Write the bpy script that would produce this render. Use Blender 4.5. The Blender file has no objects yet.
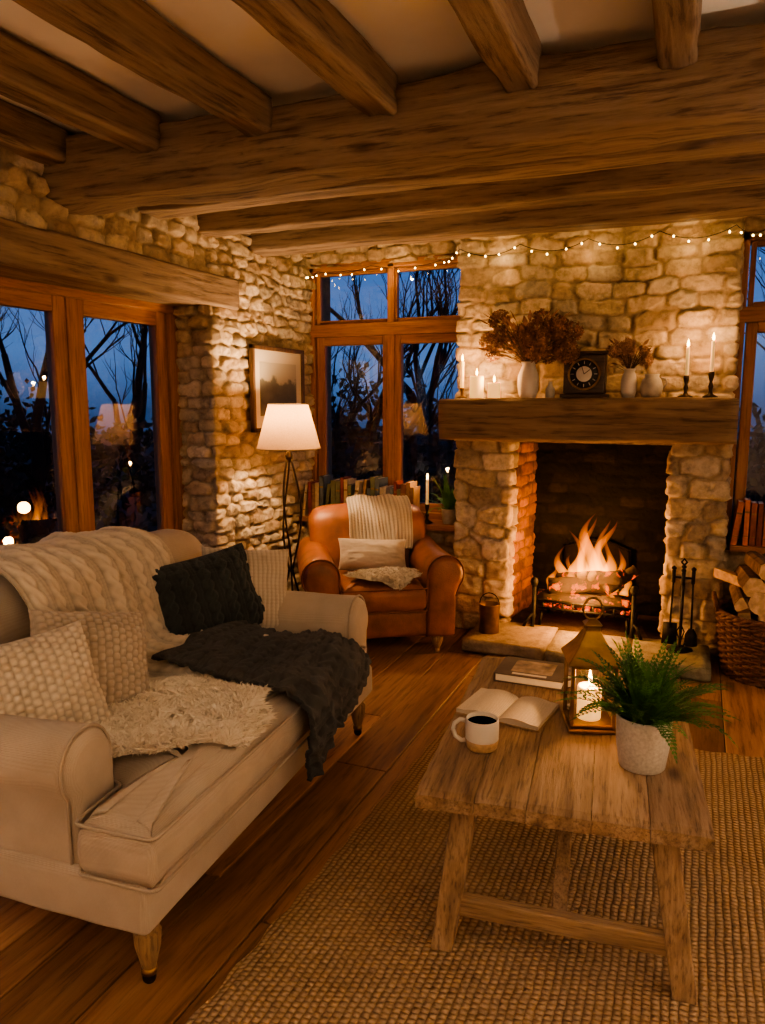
import bpy, bmesh, math, random
import numpy as np
from mathutils import Vector, Matrix, Euler
from mathutils import noise as mnoise
random.seed(7)
D=bpy.data; SC=bpy.context.scene
pi=math.pi
try:
    SC.view_settings.view_transform='AgX';SC.view_settings.look='AgX - Medium High Contrast'
except Exception as e: print(e)

# ---------------------------------------------------------------- noise
def _h(ix,iy,iz,seed):
    n=(ix.astype(np.int64)*374761393+iy.astype(np.int64)*668265263+iz.astype(np.int64)*2147483647+seed*974634777)&0x7fffffff
    n=((n^(n>>13))*1274126177)&0x7fffffff
    n=n^(n>>16)
    return (n&0xffff)/65535.0
def vn(x,y,z=0.0,seed=0):
    x=np.asarray(x,float);y=np.asarray(y,float);z=np.asarray(z,float)
    x,y,z=np.broadcast_arrays(x,y,z)
    ix=np.floor(x).astype(int);iy=np.floor(y).astype(int);iz=np.floor(z).astype(int)
    fx=x-ix;fy=y-iy;fz=z-iz
    fx=fx*fx*(3-2*fx);fy=fy*fy*(3-2*fy);fz=fz*fz*(3-2*fz)
    r=0
    for a in(0,1):
        for b in(0,1):
            for c in(0,1):
                w=(fx if a else 1-fx)*(fy if b else 1-fy)*(fz if c else 1-fz)
                r=r+w*_h(ix+a,iy+b,iz+c,seed)
    return r*2-1
def fbm(x,y,z=0.0,seed=0,o=3):
    r=0;a=1;f=1
    for i in range(o):
        r=r+a*vn(np.asarray(x)*f,np.asarray(y)*f,np.asarray(z)*f,seed+i*7);a*=.5;f*=2
    return r

# ---------------------------------------------------------------- materials
def mat_new(name):
    m=D.materials.new(name);m.use_nodes=True
    nt=m.node_tree;nt.nodes.clear()
    out=nt.nodes.new('ShaderNodeOutputMaterial')
    return m,nt,out
def N(nt,t,**k):
    n=nt.nodes.new('ShaderNode'+t)
    for a,b in k.items():
        if a in n.inputs: n.inputs[a].default_value=b
        else: setattr(n,a,b)
    return n
def L(nt,a,b): nt.links.new(a,b)
def ramp(nt,fac,cols):
    r=N(nt,'ValToRGB');e=r.color_ramp.elements
    while len(e)<len(cols): e.new(.5)
    for i,(p,c) in enumerate(cols):
        e[i].position=min(1,p);e[i].color=(c[0],c[1],c[2],1)
    L(nt,fac,r.inputs[0]);return r
def simple(name,col,rough=.6,metal=0,nscale=20,var=.15,bump=.1,bscale=None,spec=.4,emit=None,es=0,sss=0,coat=0):
    m,nt,out=mat_new(name)
    p=N(nt,'BsdfPrincipled');tc=N(nt,'TexCoord')
    n=N(nt,'TexNoise');n.inputs['Scale'].default_value=nscale;n.inputs['Detail'].default_value=5
    L(nt,tc.outputs['Object'],n.inputs['Vector'])
    a=[c*(1-var) for c in col];b=[min(1,c*(1+var)) for c in col]
    r=ramp(nt,n.outputs['Fac'],[(.3,a),(.7,b)])
    L(nt,r.outputs[0],p.inputs['Base Color'])
    p.inputs['Roughness'].default_value=rough;p.inputs['Metallic'].default_value=metal
    p.inputs['Specular IOR Level'].default_value=spec
    if coat: p.inputs['Coat Weight'].default_value=coat
    if sss:
        p.inputs['Subsurface Weight'].default_value=sss;p.inputs['Subsurface Radius'].default_value=(.03,.015,.006)
    if emit:
        p.inputs['Emission Color'].default_value=(*emit,1);p.inputs['Emission Strength'].default_value=es
    if bump:
        n2=N(nt,'TexNoise');n2.inputs['Scale'].default_value=bscale or nscale*4;n2.inputs['Detail'].default_value=4
        L(nt,tc.outputs['Object'],n2.inputs['Vector'])
        bm=N(nt,'Bump');bm.inputs['Strength'].default_value=bump;bm.inputs['Distance'].default_value=.01
        L(nt,n2.outputs['Fac'],bm.inputs['Height']);L(nt,bm.outputs[0],p.inputs['Normal'])
    L(nt,p.outputs[0],out.inputs[0]);return m
def wood(name,cols,axis='X',scale=9,rough=.6,bump=.4,attr=False,spec=.35,dark=.75,knots=.0,avar=.5):
    m,nt,out=mat_new(name)
    p=N(nt,'BsdfPrincipled');tc=N(nt,'TexCoord')
    mp=N(nt,'Mapping');s=[scale*1.0]*3;s['XYZ'.index(axis)]=scale*.07
    mp.inputs['Scale'].default_value=s
    L(nt,tc.outputs['Object'],mp.inputs['Vector'])
    src=mp.outputs[0]
    if attr:
        at=N(nt,'Attribute');at.attribute_name='Col'
        va=N(nt,'VectorMath',operation='MULTIPLY_ADD');va.inputs[1].default_value=(40,40,40)
        L(nt,at.outputs['Color'],va.inputs[0]);L(nt,mp.outputs[0],va.inputs[2]);src=va.outputs[0]
    n=N(nt,'TexNoise');n.inputs['Scale'].default_value=1;n.inputs['Detail'].default_value=8;n.inputs['Distortion'].default_value=1.0;n.inputs['Roughness'].default_value=.62
    L(nt,src,n.inputs['Vector'])
    n2=N(nt,'TexNoise');n2.inputs['Scale'].default_value=6;n2.inputs['Detail'].default_value=7;n2.inputs['Roughness'].default_value=.65
    L(nt,src,n2.inputs['Vector'])
    r=ramp(nt,n.outputs['Fac'],[(.3,cols[0]),(.5,cols[1]),(.7,cols[2])])
    r2=ramp(nt,n2.outputs['Fac'],[(.36,(.30,.26,.23)),(.47,(.85,.83,.8)),(.62,(1.05,1.05,1.05))])
    mx=N(nt,'MixRGB',blend_type='MULTIPLY');mx.inputs[0].default_value=dark
    L(nt,r.outputs[0],mx.inputs[1]);L(nt,r2.outputs[0],mx.inputs[2])
    col=mx.outputs[0]
    hgt=N(nt,'Math',operation='ADD');L(nt,n.outputs['Fac'],hgt.inputs[0]);L(nt,n2.outputs['Fac'],hgt.inputs[1])
    if knots:
        mp2=N(nt,'Mapping');s2=[6.5]*3;s2['XYZ'.index(axis)]=2.6
        mp2.inputs['Scale'].default_value=s2;L(nt,tc.outputs['Object'],mp2.inputs['Vector'])
        vo=N(nt,'TexVoronoi');vo.inputs['Scale'].default_value=1;L(nt,mp2.outputs[0],vo.inputs['Vector'])
        rk=ramp(nt,vo.outputs['Distance'],[(.04,(.16,.12,.10)),(.10,(.55,.48,.42)),(.17,(1,1,1))])
        mk_=N(nt,'MixRGB',blend_type='MULTIPLY');mk_.inputs[0].default_value=knots
        L(nt,col,mk_.inputs[1]);L(nt,rk.outputs[0],mk_.inputs[2]);col=mk_.outputs[0]
    if attr:
        hs=N(nt,'Math',operation='MULTIPLY_ADD');hs.inputs[1].default_value=avar;hs.inputs[2].default_value=1-avar/2
        sp=N(nt,'SeparateColor');L(nt,at.outputs['Color'],sp.inputs[0]);L(nt,sp.outputs[0],hs.inputs[0])
        mm=N(nt,'VectorMath',operation='SCALE');L(nt,col,mm.inputs[0]);L(nt,hs.outputs[0],mm.inputs['Scale']);col=mm.outputs[0]
    L(nt,col,p.inputs['Base Color'])
    p.inputs['Roughness'].default_value=rough;p.inputs['Specular IOR Level'].default_value=spec
    b=N(nt,'Bump');b.inputs['Strength'].default_value=bump;b.inputs['Distance'].default_value=.008
    L(nt,hgt.outputs[0],b.inputs['Height']);L(nt,b.outputs[0],p.inputs['Normal'])
    L(nt,p.outputs[0],out.inputs[0]);return m
def stone_mat(name,mult=(1,1,1)):
    m,nt,out=mat_new(name)
    p=N(nt,'BsdfPrincipled');tc=N(nt,'TexCoord');at=N(nt,'Attribute');at.attribute_name='Col'
    n=N(nt,'TexNoise');n.inputs['Scale'].default_value=16;n.inputs['Detail'].default_value=8;n.inputs['Roughness'].default_value=.7
    L(nt,tc.outputs['Object'],n.inputs['Vector'])
    r=ramp(nt,n.outputs['Fac'],[(.3,[.55*c for c in mult]),(.5,[1*c for c in mult]),(.72,[1.3*c for c in mult])])
    mx=N(nt,'MixRGB',blend_type='MULTIPLY');mx.inputs[0].default_value=1
    L(nt,at.outputs['Color'],mx.inputs[1]);L(nt,r.outputs[0],mx.inputs[2]);L(nt,mx.outputs[0],p.inputs['Base Color'])
    p.inputs['Roughness'].default_value=.9;p.inputs['Specular IOR Level'].default_value=.2
    n2=N(nt,'TexNoise');n2.inputs['Scale'].default_value=48;n2.inputs['Detail'].default_value=8;n2.inputs['Roughness'].default_value=.7
    L(nt,tc.outputs['Object'],n2.inputs['Vector'])
    b=N(nt,'Bump');b.inputs['Strength'].default_value=.9;b.inputs['Distance'].default_value=.014
    L(nt,n2.outputs['Fac'],b.inputs['Height']);L(nt,b.outputs[0],p.inputs['Normal'])
    L(nt,p.outputs[0],out.inputs[0]);return m
def fabric(name,col,col2,scale=300,bump=.3,sheen=.4,rough=.95,blotch=6,attr=False):
    m,nt,out=mat_new(name)
    p=N(nt,'BsdfPrincipled');tc=N(nt,'TexCoord')
    n=N(nt,'TexNoise');n.inputs['Scale'].default_value=blotch;n.inputs['Detail'].default_value=4
    n3=N(nt,'TexNoise');n3.inputs['Scale'].default_value=scale;n3.inputs['Detail'].default_value=2
    w1=N(nt,'TexWave');w1.inputs['Scale'].default_value=scale*.4;w1.bands_direction='X';w1.inputs['Distortion'].default_value=1
    w2=N(nt,'TexWave');w2.inputs['Scale'].default_value=scale*.4;w2.bands_direction='Z';w2.inputs['Distortion'].default_value=1
    w3=N(nt,'TexWave');w3.inputs['Scale'].default_value=scale*.4;w3.bands_direction='Y';w3.inputs['Distortion'].default_value=1
    for q in(n,n3,w1,w2,w3):L(nt,tc.outputs['Object'],q.inputs['Vector'])
    ad=N(nt,'Math',operation='ADD');L(nt,w1.outputs['Fac'],ad.inputs[0]);L(nt,w2.outputs['Fac'],ad.inputs[1])
    ad2=N(nt,'Math',operation='ADD');L(nt,ad.outputs[0],ad2.inputs[0]);L(nt,w3.outputs['Fac'],ad2.inputs[1])
    ad3=N(nt,'Math',operation='ADD');L(nt,ad2.outputs[0],ad3.inputs[0]);L(nt,n3.outputs['Fac'],ad3.inputs[1])
    mxf=N(nt,'Math',operation='MULTIPLY_ADD');mxf.inputs[1].default_value=.12;L(nt,ad3.outputs[0],mxf.inputs[0])
    sc=N(nt,'Math',operation='MULTIPLY_ADD');sc.inputs[1].default_value=.9;sc.inputs[2].default_value=-.2;L(nt,n.outputs['Fac'],sc.inputs[0])
    L(nt,sc.outputs[0],mxf.inputs[2])
    r=ramp(nt,mxf.outputs[0],[(.25,col),(.75,col2)])
    cc=r.outputs[0]
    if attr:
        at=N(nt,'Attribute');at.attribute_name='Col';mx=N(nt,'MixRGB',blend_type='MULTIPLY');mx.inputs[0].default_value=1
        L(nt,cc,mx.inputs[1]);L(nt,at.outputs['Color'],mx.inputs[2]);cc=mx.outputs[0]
    L(nt,cc,p.inputs['Base Color'])
    p.inputs['Roughness'].default_value=rough;p.inputs['Sheen Weight'].default_value=sheen;p.inputs['Specular IOR Level'].default_value=.15
    b=N(nt,'Bump');b.inputs['Strength'].default_value=bump;b.inputs['Distance'].default_value=.004
    L(nt,ad3.outputs[0],b.inputs['Height']);L(nt,b.outputs[0],p.inputs['Normal'])
    L(nt,p.outputs[0],out.inputs[0]);return m
def emis(name,col,s):
    m,nt,out=mat_new(name);e=N(nt,'Emission');e.inputs[0].default_value=(*col,1);e.inputs[1].default_value=s
    tc=N(nt,'TexCoord');n=N(nt,'TexNoise');n.inputs['Scale'].default_value=3;L(nt,tc.outputs['Object'],n.inputs['Vector'])
    r=ramp(nt,n.outputs['Fac'],[(.2,[c*.9 for c in col]),(.8,col)]);L(nt,r.outputs[0],e.inputs[0])
    L(nt,e.outputs[0],out.inputs[0]);return m
def glassy(name,ior=1.45,tint=(1,1,1),rough=0):
    m,nt,out=mat_new(name)
    f=N(nt,'Fresnel');f.inputs[0].default_value=ior
    t=N(nt,'BsdfTransparent');t.inputs[0].default_value=(*tint,1)
    g=N(nt,'BsdfGlossy');g.inputs['Roughness'].default_value=rough
    mx=N(nt,'MixShader');L(nt,f.outputs[0],mx.inputs[0]);L(nt,t.outputs[0],mx.inputs[1]);L(nt,g.outputs[0],mx.inputs[2])
    L(nt,mx.outputs[0],out.inputs[0]);return m

BEAMC=[(.135,.092,.060),(.245,.175,.118),(.35,.265,.19)]
M={}
M['beamX']=wood('oak_beam_x',BEAMC,'X',8,.8,.9,knots=.7,dark=.85)
M['beamY']=wood('oak_beam_y',BEAMC,'Y',8,.8,.9,knots=.7,dark=.85)
OAK=[(.22,.092,.033),(.33,.15,.055),(.42,.21,.09)]
M['oakX']=wood('oak_frame_x',OAK,'X',16,.45,.12,dark=.5)
M['oakY']=wood('oak_frame_y',OAK,'Y',16,.45,.12,dark=.5)
M['oakZ']=wood('oak_frame_z',OAK,'Z',16,.45,.12,dark=.5)
M['floor']=wood('floor_oak',[(.16,.08,.038),(.29,.155,.076),(.38,.22,.115)],'Y',11,.42,.35,attr=True,spec=.4,knots=.5,avar=.75,dark=.7)
TB=[(.17,.105,.062),(.30,.20,.125),(.40,.285,.19)]
M['tabY']=wood('rustic_table_wood',TB,'Y',22,.6,.45,attr=True,knots=.8,avar=.35)
M['tabX']=wood('rustic_table_wood_x',TB,'X',22,.6,.45,knots=.4)
M['tabZ']=wood('rustic_table_wood_z',TB,'Z',22,.6,.45,knots=.4)
M['mantel']=wood('mantel_oak',[(.10,.062,.036),(.18,.118,.070),(.27,.185,.115)],'X',8,.7,.9,knots=.6,dark=.85)
M['legwood']=wood('leg_wood',[(.22,.14,.08),(.33,.22,.13),(.41,.29,.18)],'Z',20,.5,.1)
M['stone']=stone_mat('rubble_stone')
M['soot']=stone_mat('sooty_brick')
M['plaster']=simple('ceiling_plaster',(.86,.81,.73),.9,nscale=3,var=.05,bump=.2,bscale=14)
M['mortar']=simple('mortar',(.30,.22,.13),.95,nscale=20,var=.2,bump=.4)
M['linen']=fabric('linen_cream',(.41,.345,.27),(.54,.465,.375),260,.4,.2)
M['linenp']=fabric('linen_piping',(.36,.30,.23),(.46,.39,.31),260,.3,.2)
M['cream']=fabric('cream_wool',(.64,.56,.44),(.80,.72,.59),400,.4,.3,attr=True)
M['cream2']=fabric('oat_wool',(.48,.41,.32),(.64,.56,.45),400,.4,.3,attr=True)
M['grey']=fabric('charcoal_wool',(.030,.033,.036),(.070,.073,.076),400,.4,.1,attr=True)
M['green']=fabric('dark_green_grey_wool',(.022,.029,.031),(.052,.063,.066),400,.4,.1,attr=True)
M['fur']=fabric('sheepskin_fleece',(.80,.70,.55),(.94,.86,.72),200,.1,.3)
M['leather']=simple('tan_leather',(.27,.095,.036),.38,nscale=7,var=.45,bump=.25,bscale=160,spec=.55)
M['leatherp']=simple('leather_piping',(.15,.05,.02),.4,nscale=9,var=.3,bump=.2,bscale=160,spec=.5)
M['iron']=simple('black_iron',(.018,.016,.015),.6,.5,30,.3,.2)
M['fireback']=simple('sooty_cast_iron',(.012,.009,.007),.95,0,30,.3,.3,spec=.05)
M['bronze']=simple('dark_bronze',(.05,.035,.022),.4,.9,30,.3,.1)
M['brass']=simple('aged_brass',(.26,.16,.06),.38,1,15,.4,.1)
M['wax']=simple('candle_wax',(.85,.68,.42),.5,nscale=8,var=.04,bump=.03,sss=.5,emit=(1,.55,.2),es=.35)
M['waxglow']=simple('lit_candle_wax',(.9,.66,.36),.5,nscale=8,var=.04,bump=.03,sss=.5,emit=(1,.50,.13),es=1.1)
M['flame']=emis('candle_flame',(1,.55,.15),40)
M['bulb']=emis('fairy_bulb',(1,.66,.22),24)
M['black']=simple('wick_black',(.01,.01,.01),.8)
M['ceramic']=simple('white_ceramic',(.62,.57,.50),.35,nscale=12,var=.08,bump=.03)
M['stonew']=simple('stoneware_grey',(.42,.39,.33),.55,nscale=40,var=.15,bump=.08)
M['speck']=simple('speckled_pot',(.50,.47,.42),.5,nscale=120,var=.18,bump=.05)
M['mugtan']=simple('mug_band_tan',(.42,.28,.16),.6,nscale=90,var=.25,bump=.1)
M['coffee']=simple('coffee',(.05,.02,.008),.1,nscale=8,bump=0)
M['fern']=simple('fern_green',(.060,.165,.032),.5,nscale=14,var=.6,bump=.1,spec=.4)
M['darkgreen']=simple('houseplant_green',(.07,.19,.045),.5,nscale=14,var=.4,bump=.1)
M['soil']=simple('potting_soil',(.03,.02,.012),.95)
M['dried']=simple('dried_hydrangea',(.28,.145,.09),.85,nscale=22,var=.6,bump=.1)
M['dried2']=simple('dried_flowers_pink',(.34,.21,.145),.85,nscale=22,var=.5,bump=.1)
M['stem']=simple('dry_stem',(.12,.07,.03),.8)
M['paper']=simple('book_paper',(.72,.65,.53),.8,nscale=60,var=.04,bump=.05)
M['bark']=simple('log_bark',(.18,.115,.07),.9,nscale=25,var=.5,bump=.8,bscale=40)
M['cut']=simple('log_cut_wood',(.52,.35,.20),.8,nscale=30,var=.35,bump=.3)
M['wicker']=simple('brown_wicker',(.13,.058,.034),.6,nscale=50,var=.5,bump=.3)
M['glass']=glassy('window_glass',1.95)
M['lglass']=glassy('lantern_glass',1.4)
M['tree']=simple('tree_bark_dark',(.020,.017,.015),.95,nscale=6,var=.3,bump=.2)
M['shrub']=simple('shrub_leaves',(.022,.036,.030),.9,nscale=9,var=.6,bump=.3)
M['grass']=simple('garden_ground',(.012,.018,.012),.95,nscale=4,var=.4,bump=.3)
M['pad']=simple('dark_underfloor',(.02,.010,.006),.9)

def shade_mat():
    m,nt,out=mat_new('lamp_shade_linen')
    d=N(nt,'BsdfDiffuse')
    t=N(nt,'BsdfTranslucent');t.inputs[0].default_value=(.72,.44,.21,1)
    tc=N(nt,'TexCoord');w=N(nt,'TexNoise');w.inputs['Scale'].default_value=150;L(nt,tc.outputs['Object'],w.inputs['Vector'])
    r=ramp(nt,w.outputs['Fac'],[(.3,(.66,.50,.32)),(.7,(.78,.62,.42))]);L(nt,r.outputs[0],d.inputs[0])
    mx=N(nt,'MixShader');mx.inputs[0].default_value=.12
    L(nt,d.outputs[0],mx.inputs[1]);L(nt,t.outputs[0],mx.inputs[2]);L(nt,mx.outputs[0],out.inputs[0]);return m
M['shade']=shade_mat()
def char_mat():
    m,nt,out=mat_new('charred_burning_log')
    p=N(nt,'BsdfPrincipled');tc=N(nt,'TexCoord')
    n=N(nt,'TexNoise');n.inputs['Scale'].default_value=17;n.inputs['Detail'].default_value=6;L(nt,tc.outputs['Object'],n.inputs['Vector'])
    p.inputs['Base Color'].default_value=(.03,.018,.012,1);p.inputs['Roughness'].default_value=.9
    r=ramp(nt,n.outputs['Fac'],[(.57,(0,0,0)),(.63,(.7,.07,.004)),(.75,(1,.22,.02))])
    L(nt,r.outputs[0],p.inputs['Emission Color']);p.inputs['Emission Strength'].default_value=1.8
    b=N(nt,'Bump');b.inputs['Strength'].default_value=.8;b.inputs['Distance'].default_value=.02;L(nt,n.outputs['Fac'],b.inputs['Height']);L(nt,b.outputs[0],p.inputs['Normal'])
    L(nt,p.outputs[0],out.inputs[0]);return m
M['char']=char_mat()
def ember_mat():
    m,nt,out=mat_new('glowing_embers')
    p=N(nt,'BsdfPrincipled');tc=N(nt,'TexCoord')
    n=N(nt,'TexVoronoi');n.inputs['Scale'].default_value=34;L(nt,tc.outputs['Object'],n.inputs['Vector'])
    p.inputs['Base Color'].default_value=(.02,.012,.008,1)
    r=ramp(nt,n.outputs['Distance'],[(.0,(1,.15,.01)),(.4,(.7,.05,.003)),(.7,(.03,0,0))])
    L(nt,r.outputs[0],p.inputs['Emission Color']);p.inputs['Emission Strength'].default_value=2.6
    L(nt,p.outputs[0],out.inputs[0]);return m
M['ember']=ember_mat()
def flame_vol():
    m,nt,out=mat_new('fire_flame_volume')
    tc=N(nt,'TexCoord');s=N(nt,'SeparateXYZ');L(nt,tc.outputs['Generated'],s.inputs[0])
    r=ramp(nt,s.outputs[2],[(0,(1,.36,.045)),(.45,(1,.27,.022)),(1,(1,.15,.006))])
    r2=ramp(nt,s.outputs[2],[(0,(.35,.35,.35)),(.25,(1,1,1)),(.6,(.6,.6,.6)),(1,(.2,.2,.2))])
    mu=N(nt,'Math',operation='MULTIPLY');mu.inputs[1].default_value=70;L(nt,r2.outputs[0],mu.inputs[0])
    e=N(nt,'Emission');L(nt,r.outputs[0],e.inputs[0]);L(nt,mu.outputs[0],e.inputs[1])
    L(nt,e.outputs[0],out.inputs['Volume']);return m
M['fire']=flame_vol()
def jute():
    m,nt,out=mat_new('jute_weave')
    p=N(nt,'BsdfPrincipled');tc=N(nt,'TexCoord')
    n0=N(nt,'TexNoise');n0.inputs['Scale'].default_value=14;n0.inputs['Detail'].default_value=3
    L(nt,tc.outputs['Object'],n0.inputs['Vector'])
    vm=N(nt,'VectorMath',operation='MULTIPLY_ADD');vm.inputs[1].default_value=(.012,.012,0)
    L(nt,n0.outputs['Color'],vm.inputs[0]);L(nt,tc.outputs['Object'],vm.inputs[2])
    s=N(nt,'SeparateXYZ');L(nt,vm.outputs[0],s.inputs[0])
    def M1(op,a,b=None,c=None):
        q=N(nt,'Math',operation=op)
        for i,v in enumerate((a,b,c)):
            if v is None: continue
            if isinstance(v,(int,float)): q.inputs[i].default_value=v
            else: L(nt,v,q.inputs[i])
        return q.outputs[0]
    px,py=.017,.021
    gy=M1('DIVIDE',s.outputs[0],py);fl=M1('FLOOR',gy);odd=M1('MODULO',fl,2.0);off=M1('MULTIPLY',odd,pi/2)
    gx=M1('MULTIPLY_ADD',s.outputs[1],pi/px,off)
    hx=M1('ABSOLUTE',M1('SINE',gx));hy=M1('ABSOLUTE',M1('SINE',M1('MULTIPLY',gy,pi)))
    h=M1('MULTIPLY',M1('POWER',hx,.45),M1('POWER',hy,.7))
    nf=N(nt,'TexNoise');nf.inputs['Scale'].default_value=220;nf.inputs['Detail'].default_value=3;L(nt,tc.outputs['Object'],nf.inputs['Vector'])
    h2=M1('MULTIPLY_ADD',nf.outputs['Fac'],.45,h)
    nb=N(nt,'TexNoise');nb.inputs['Scale'].default_value=5;L(nt,tc.outputs['Object'],nb.inputs['Vector'])
    f=M1('MULTIPLY_ADD',nb.outputs['Fac'],.35,M1('MULTIPLY',h2,.55))
    r=ramp(nt,f,[(.2,(.16,.10,.058)),(.5,(.33,.225,.138)),(.95,(.47,.34,.22))])
    L(nt,r.outputs[0],p.inputs['Base Color']);p.inputs['Roughness'].default_value=.95;p.inputs['Specular IOR Level'].default_value=.1
    b=N(nt,'Bump');b.inputs['Strength'].default_value=.9;b.inputs['Distance'].default_value=.010
    L(nt,h2,b.inputs['Height']);L(nt,b.outputs[0],p.inputs['Normal'])
    L(nt,p.outputs[0],out.inputs[0]);return m
M['jute']=jute()

# ---------------------------------------------------------------- geometry helpers
def root(name,loc=(0,0,0),rz=0,sc=None):
    o=D.objects.new(name,None);o.location=loc;o.rotation_euler=(0,0,rz);SC.collection.objects.link(o);o.empty_display_size=.1
    if sc:o.scale=sc
    return o
def mk(name,v,f,mat=None,parent=None,smooth=True,col=None,loc=None,rot=None):
    me=D.meshes.new(name);me.from_pydata([tuple(map(float,a)) for a in v],[],[tuple(map(int,a)) for a in f])
    if smooth: me.polygons.foreach_set('use_smooth',[True]*len(me.polygons))
    if col is not None:
        a=me.color_attributes.new('Col','FLOAT_COLOR','POINT')
        c=np.ones((len(v),4),np.float32);c[:,:3]=col;a.data.foreach_set('color',c.ravel())
    if mat:
        for mm in (mat if isinstance(mat,list) else [mat]): me.materials.append(mm)
    me.update()
    o=D.objects.new(name,me);SC.collection.objects.link(o)
    if parent:o.parent=parent
    if loc:o.location=loc
    if rot:o.rotation_euler=rot
    return o
def fixn(o):
    bm=bmesh.new();bm.from_mesh(o.data);bmesh.ops.recalc_face_normals(bm,faces=bm.faces);bm.to_mesh(o.data);bm.free()
def bevel(o,w,s=2):
    m=o.modifiers.new('bev','BEVEL');m.width=w;m.segments=s;m.limit_method='ANGLE';m.angle_limit=math.radians(35);return o
BF=[(0,3,2,1),(4,5,6,7),(0,1,5,4),(1,2,6,5),(2,3,7,6),(3,0,4,7)]
def box(name,x0,x1,y0,y1,z0,z1,mat,parent=None,bev=0,loc=None,rot=None,col=None,seg=2):
    v=[(x0,y0,z0),(x1,y0,z0),(x1,y1,z0),(x0,y1,z0),(x0,y0,z1),(x1,y0,z1),(x1,y1,z1),(x0,y1,z1)]
    o=mk(name,v,BF,mat,parent,False,col,loc,rot)
    if bev: bevel(o,bev,seg)
    return o
class MB:
    def __init__(s): s.v=[];s.f=[];s.c=[];s.mi=[]
    def add(s,v,f,c=None,mi=0):
        n=len(s.v);s.v+=[tuple(a) for a in v];s.f+=[tuple(i+n for i in q) for q in f];s.mi+=[mi]*len(f)
        s.c+=[c if c is not None else (1,1,1)]*len(v)
    def box(s,x0,x1,y0,y1,z0,z1,c=None,mi=0,mtx=None):
        v=[(x0,y0,z0),(x1,y0,z0),(x1,y1,z0),(x0,y1,z0),(x0,y0,z1),(x1,y0,z1),(x1,y1,z1),(x0,y1,z1)]
        if mtx: v=[tuple(mtx@Vector(a)) for a in v]
        s.add(v,BF,c,mi)
    def tube(s,pts,r,seg=8,c=None,mi=0,cap=True):
        v,f=tube_geo(pts,r,seg,cap);s.add(v,f,c,mi)
    def obj(s,name,mat,parent=None,smooth=True,**k):
        o=mk(name,s.v,s.f,mat,parent,smooth,np.array(s.c,dtype=np.float32),**k)
        if isinstance(mat,list): o.data.polygons.foreach_set('material_index',s.mi)
        return o
def tube_geo(pts,r,seg=8,cap=True):
    pts=[Vector(p) for p in pts];n=len(pts)
    rs=r if hasattr(r,'__len__') else [r]*n
    v=[];f=[];ref=None
    for i,p in enumerate(pts):
        d=(pts[min(i+1,n-1)]-pts[max(i-1,0)])
        d=d.normalized() if d.length>1e-9 else Vector((0,0,1))
        if ref is None:
            a=Vector((0,0,1)) if abs(d.z)<.9 else Vector((1,0,0));ref=a.cross(d).normalized()
        ref=(ref-d*ref.dot(d));ref=ref.normalized() if ref.length>1e-6 else Vector((1,0,0))
        b=d.cross(ref)
        for k in range(seg):
            t=2*pi*k/seg;v.append(tuple(p+(ref*math.cos(t)+b*math.sin(t))*rs[i]))
    for i in range(n-1):
        for k in range(seg):
            a=i*seg+k;b2=i*seg+(k+1)%seg;f.append((a,b2,b2+seg,a+seg))
    if cap: f.append(tuple(range(seg-1,-1,-1)));f.append(tuple((n-1)*seg+k for k in range(seg)))
    return v,f
def tube(name,pts,r,mat,parent=None,seg=10,**k):
    v,f=tube_geo(pts,r,seg);return mk(name,v,f,mat,parent,True,**k)
def closed_tube(name,pts,r,mat,parent,seg=6):
    return tube(name,list(pts)+[pts[0],pts[1]],r,mat,parent,seg)
def lathe_geo(prof,seg=32,c=(0,0,0)):
    v=[];f=[];n=len(prof)
    for r,z in prof:
        for k in range(seg):
            t=2*pi*k/seg;v.append((c[0]+r*math.cos(t),c[1]+r*math.sin(t),c[2]+z))
    for i in range(n-1):
        for k in range(seg):
            a=i*seg+k;b=i*seg+(k+1)%seg;f.append((a,b,b+seg,a+seg))
    if prof[0][0]>1e-4:f.append(tuple(range(seg-1,-1,-1)))
    if prof[-1][0]>1e-4:f.append(tuple((n-1)*seg+k for k in range(seg)))
    return v,f
def lathe(name,prof,mat,parent=None,seg=32,loc=None,**k):
    v,f=lathe_geo(prof,seg);return mk(name,v,f,mat,parent,True,loc=loc,**k)

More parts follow.
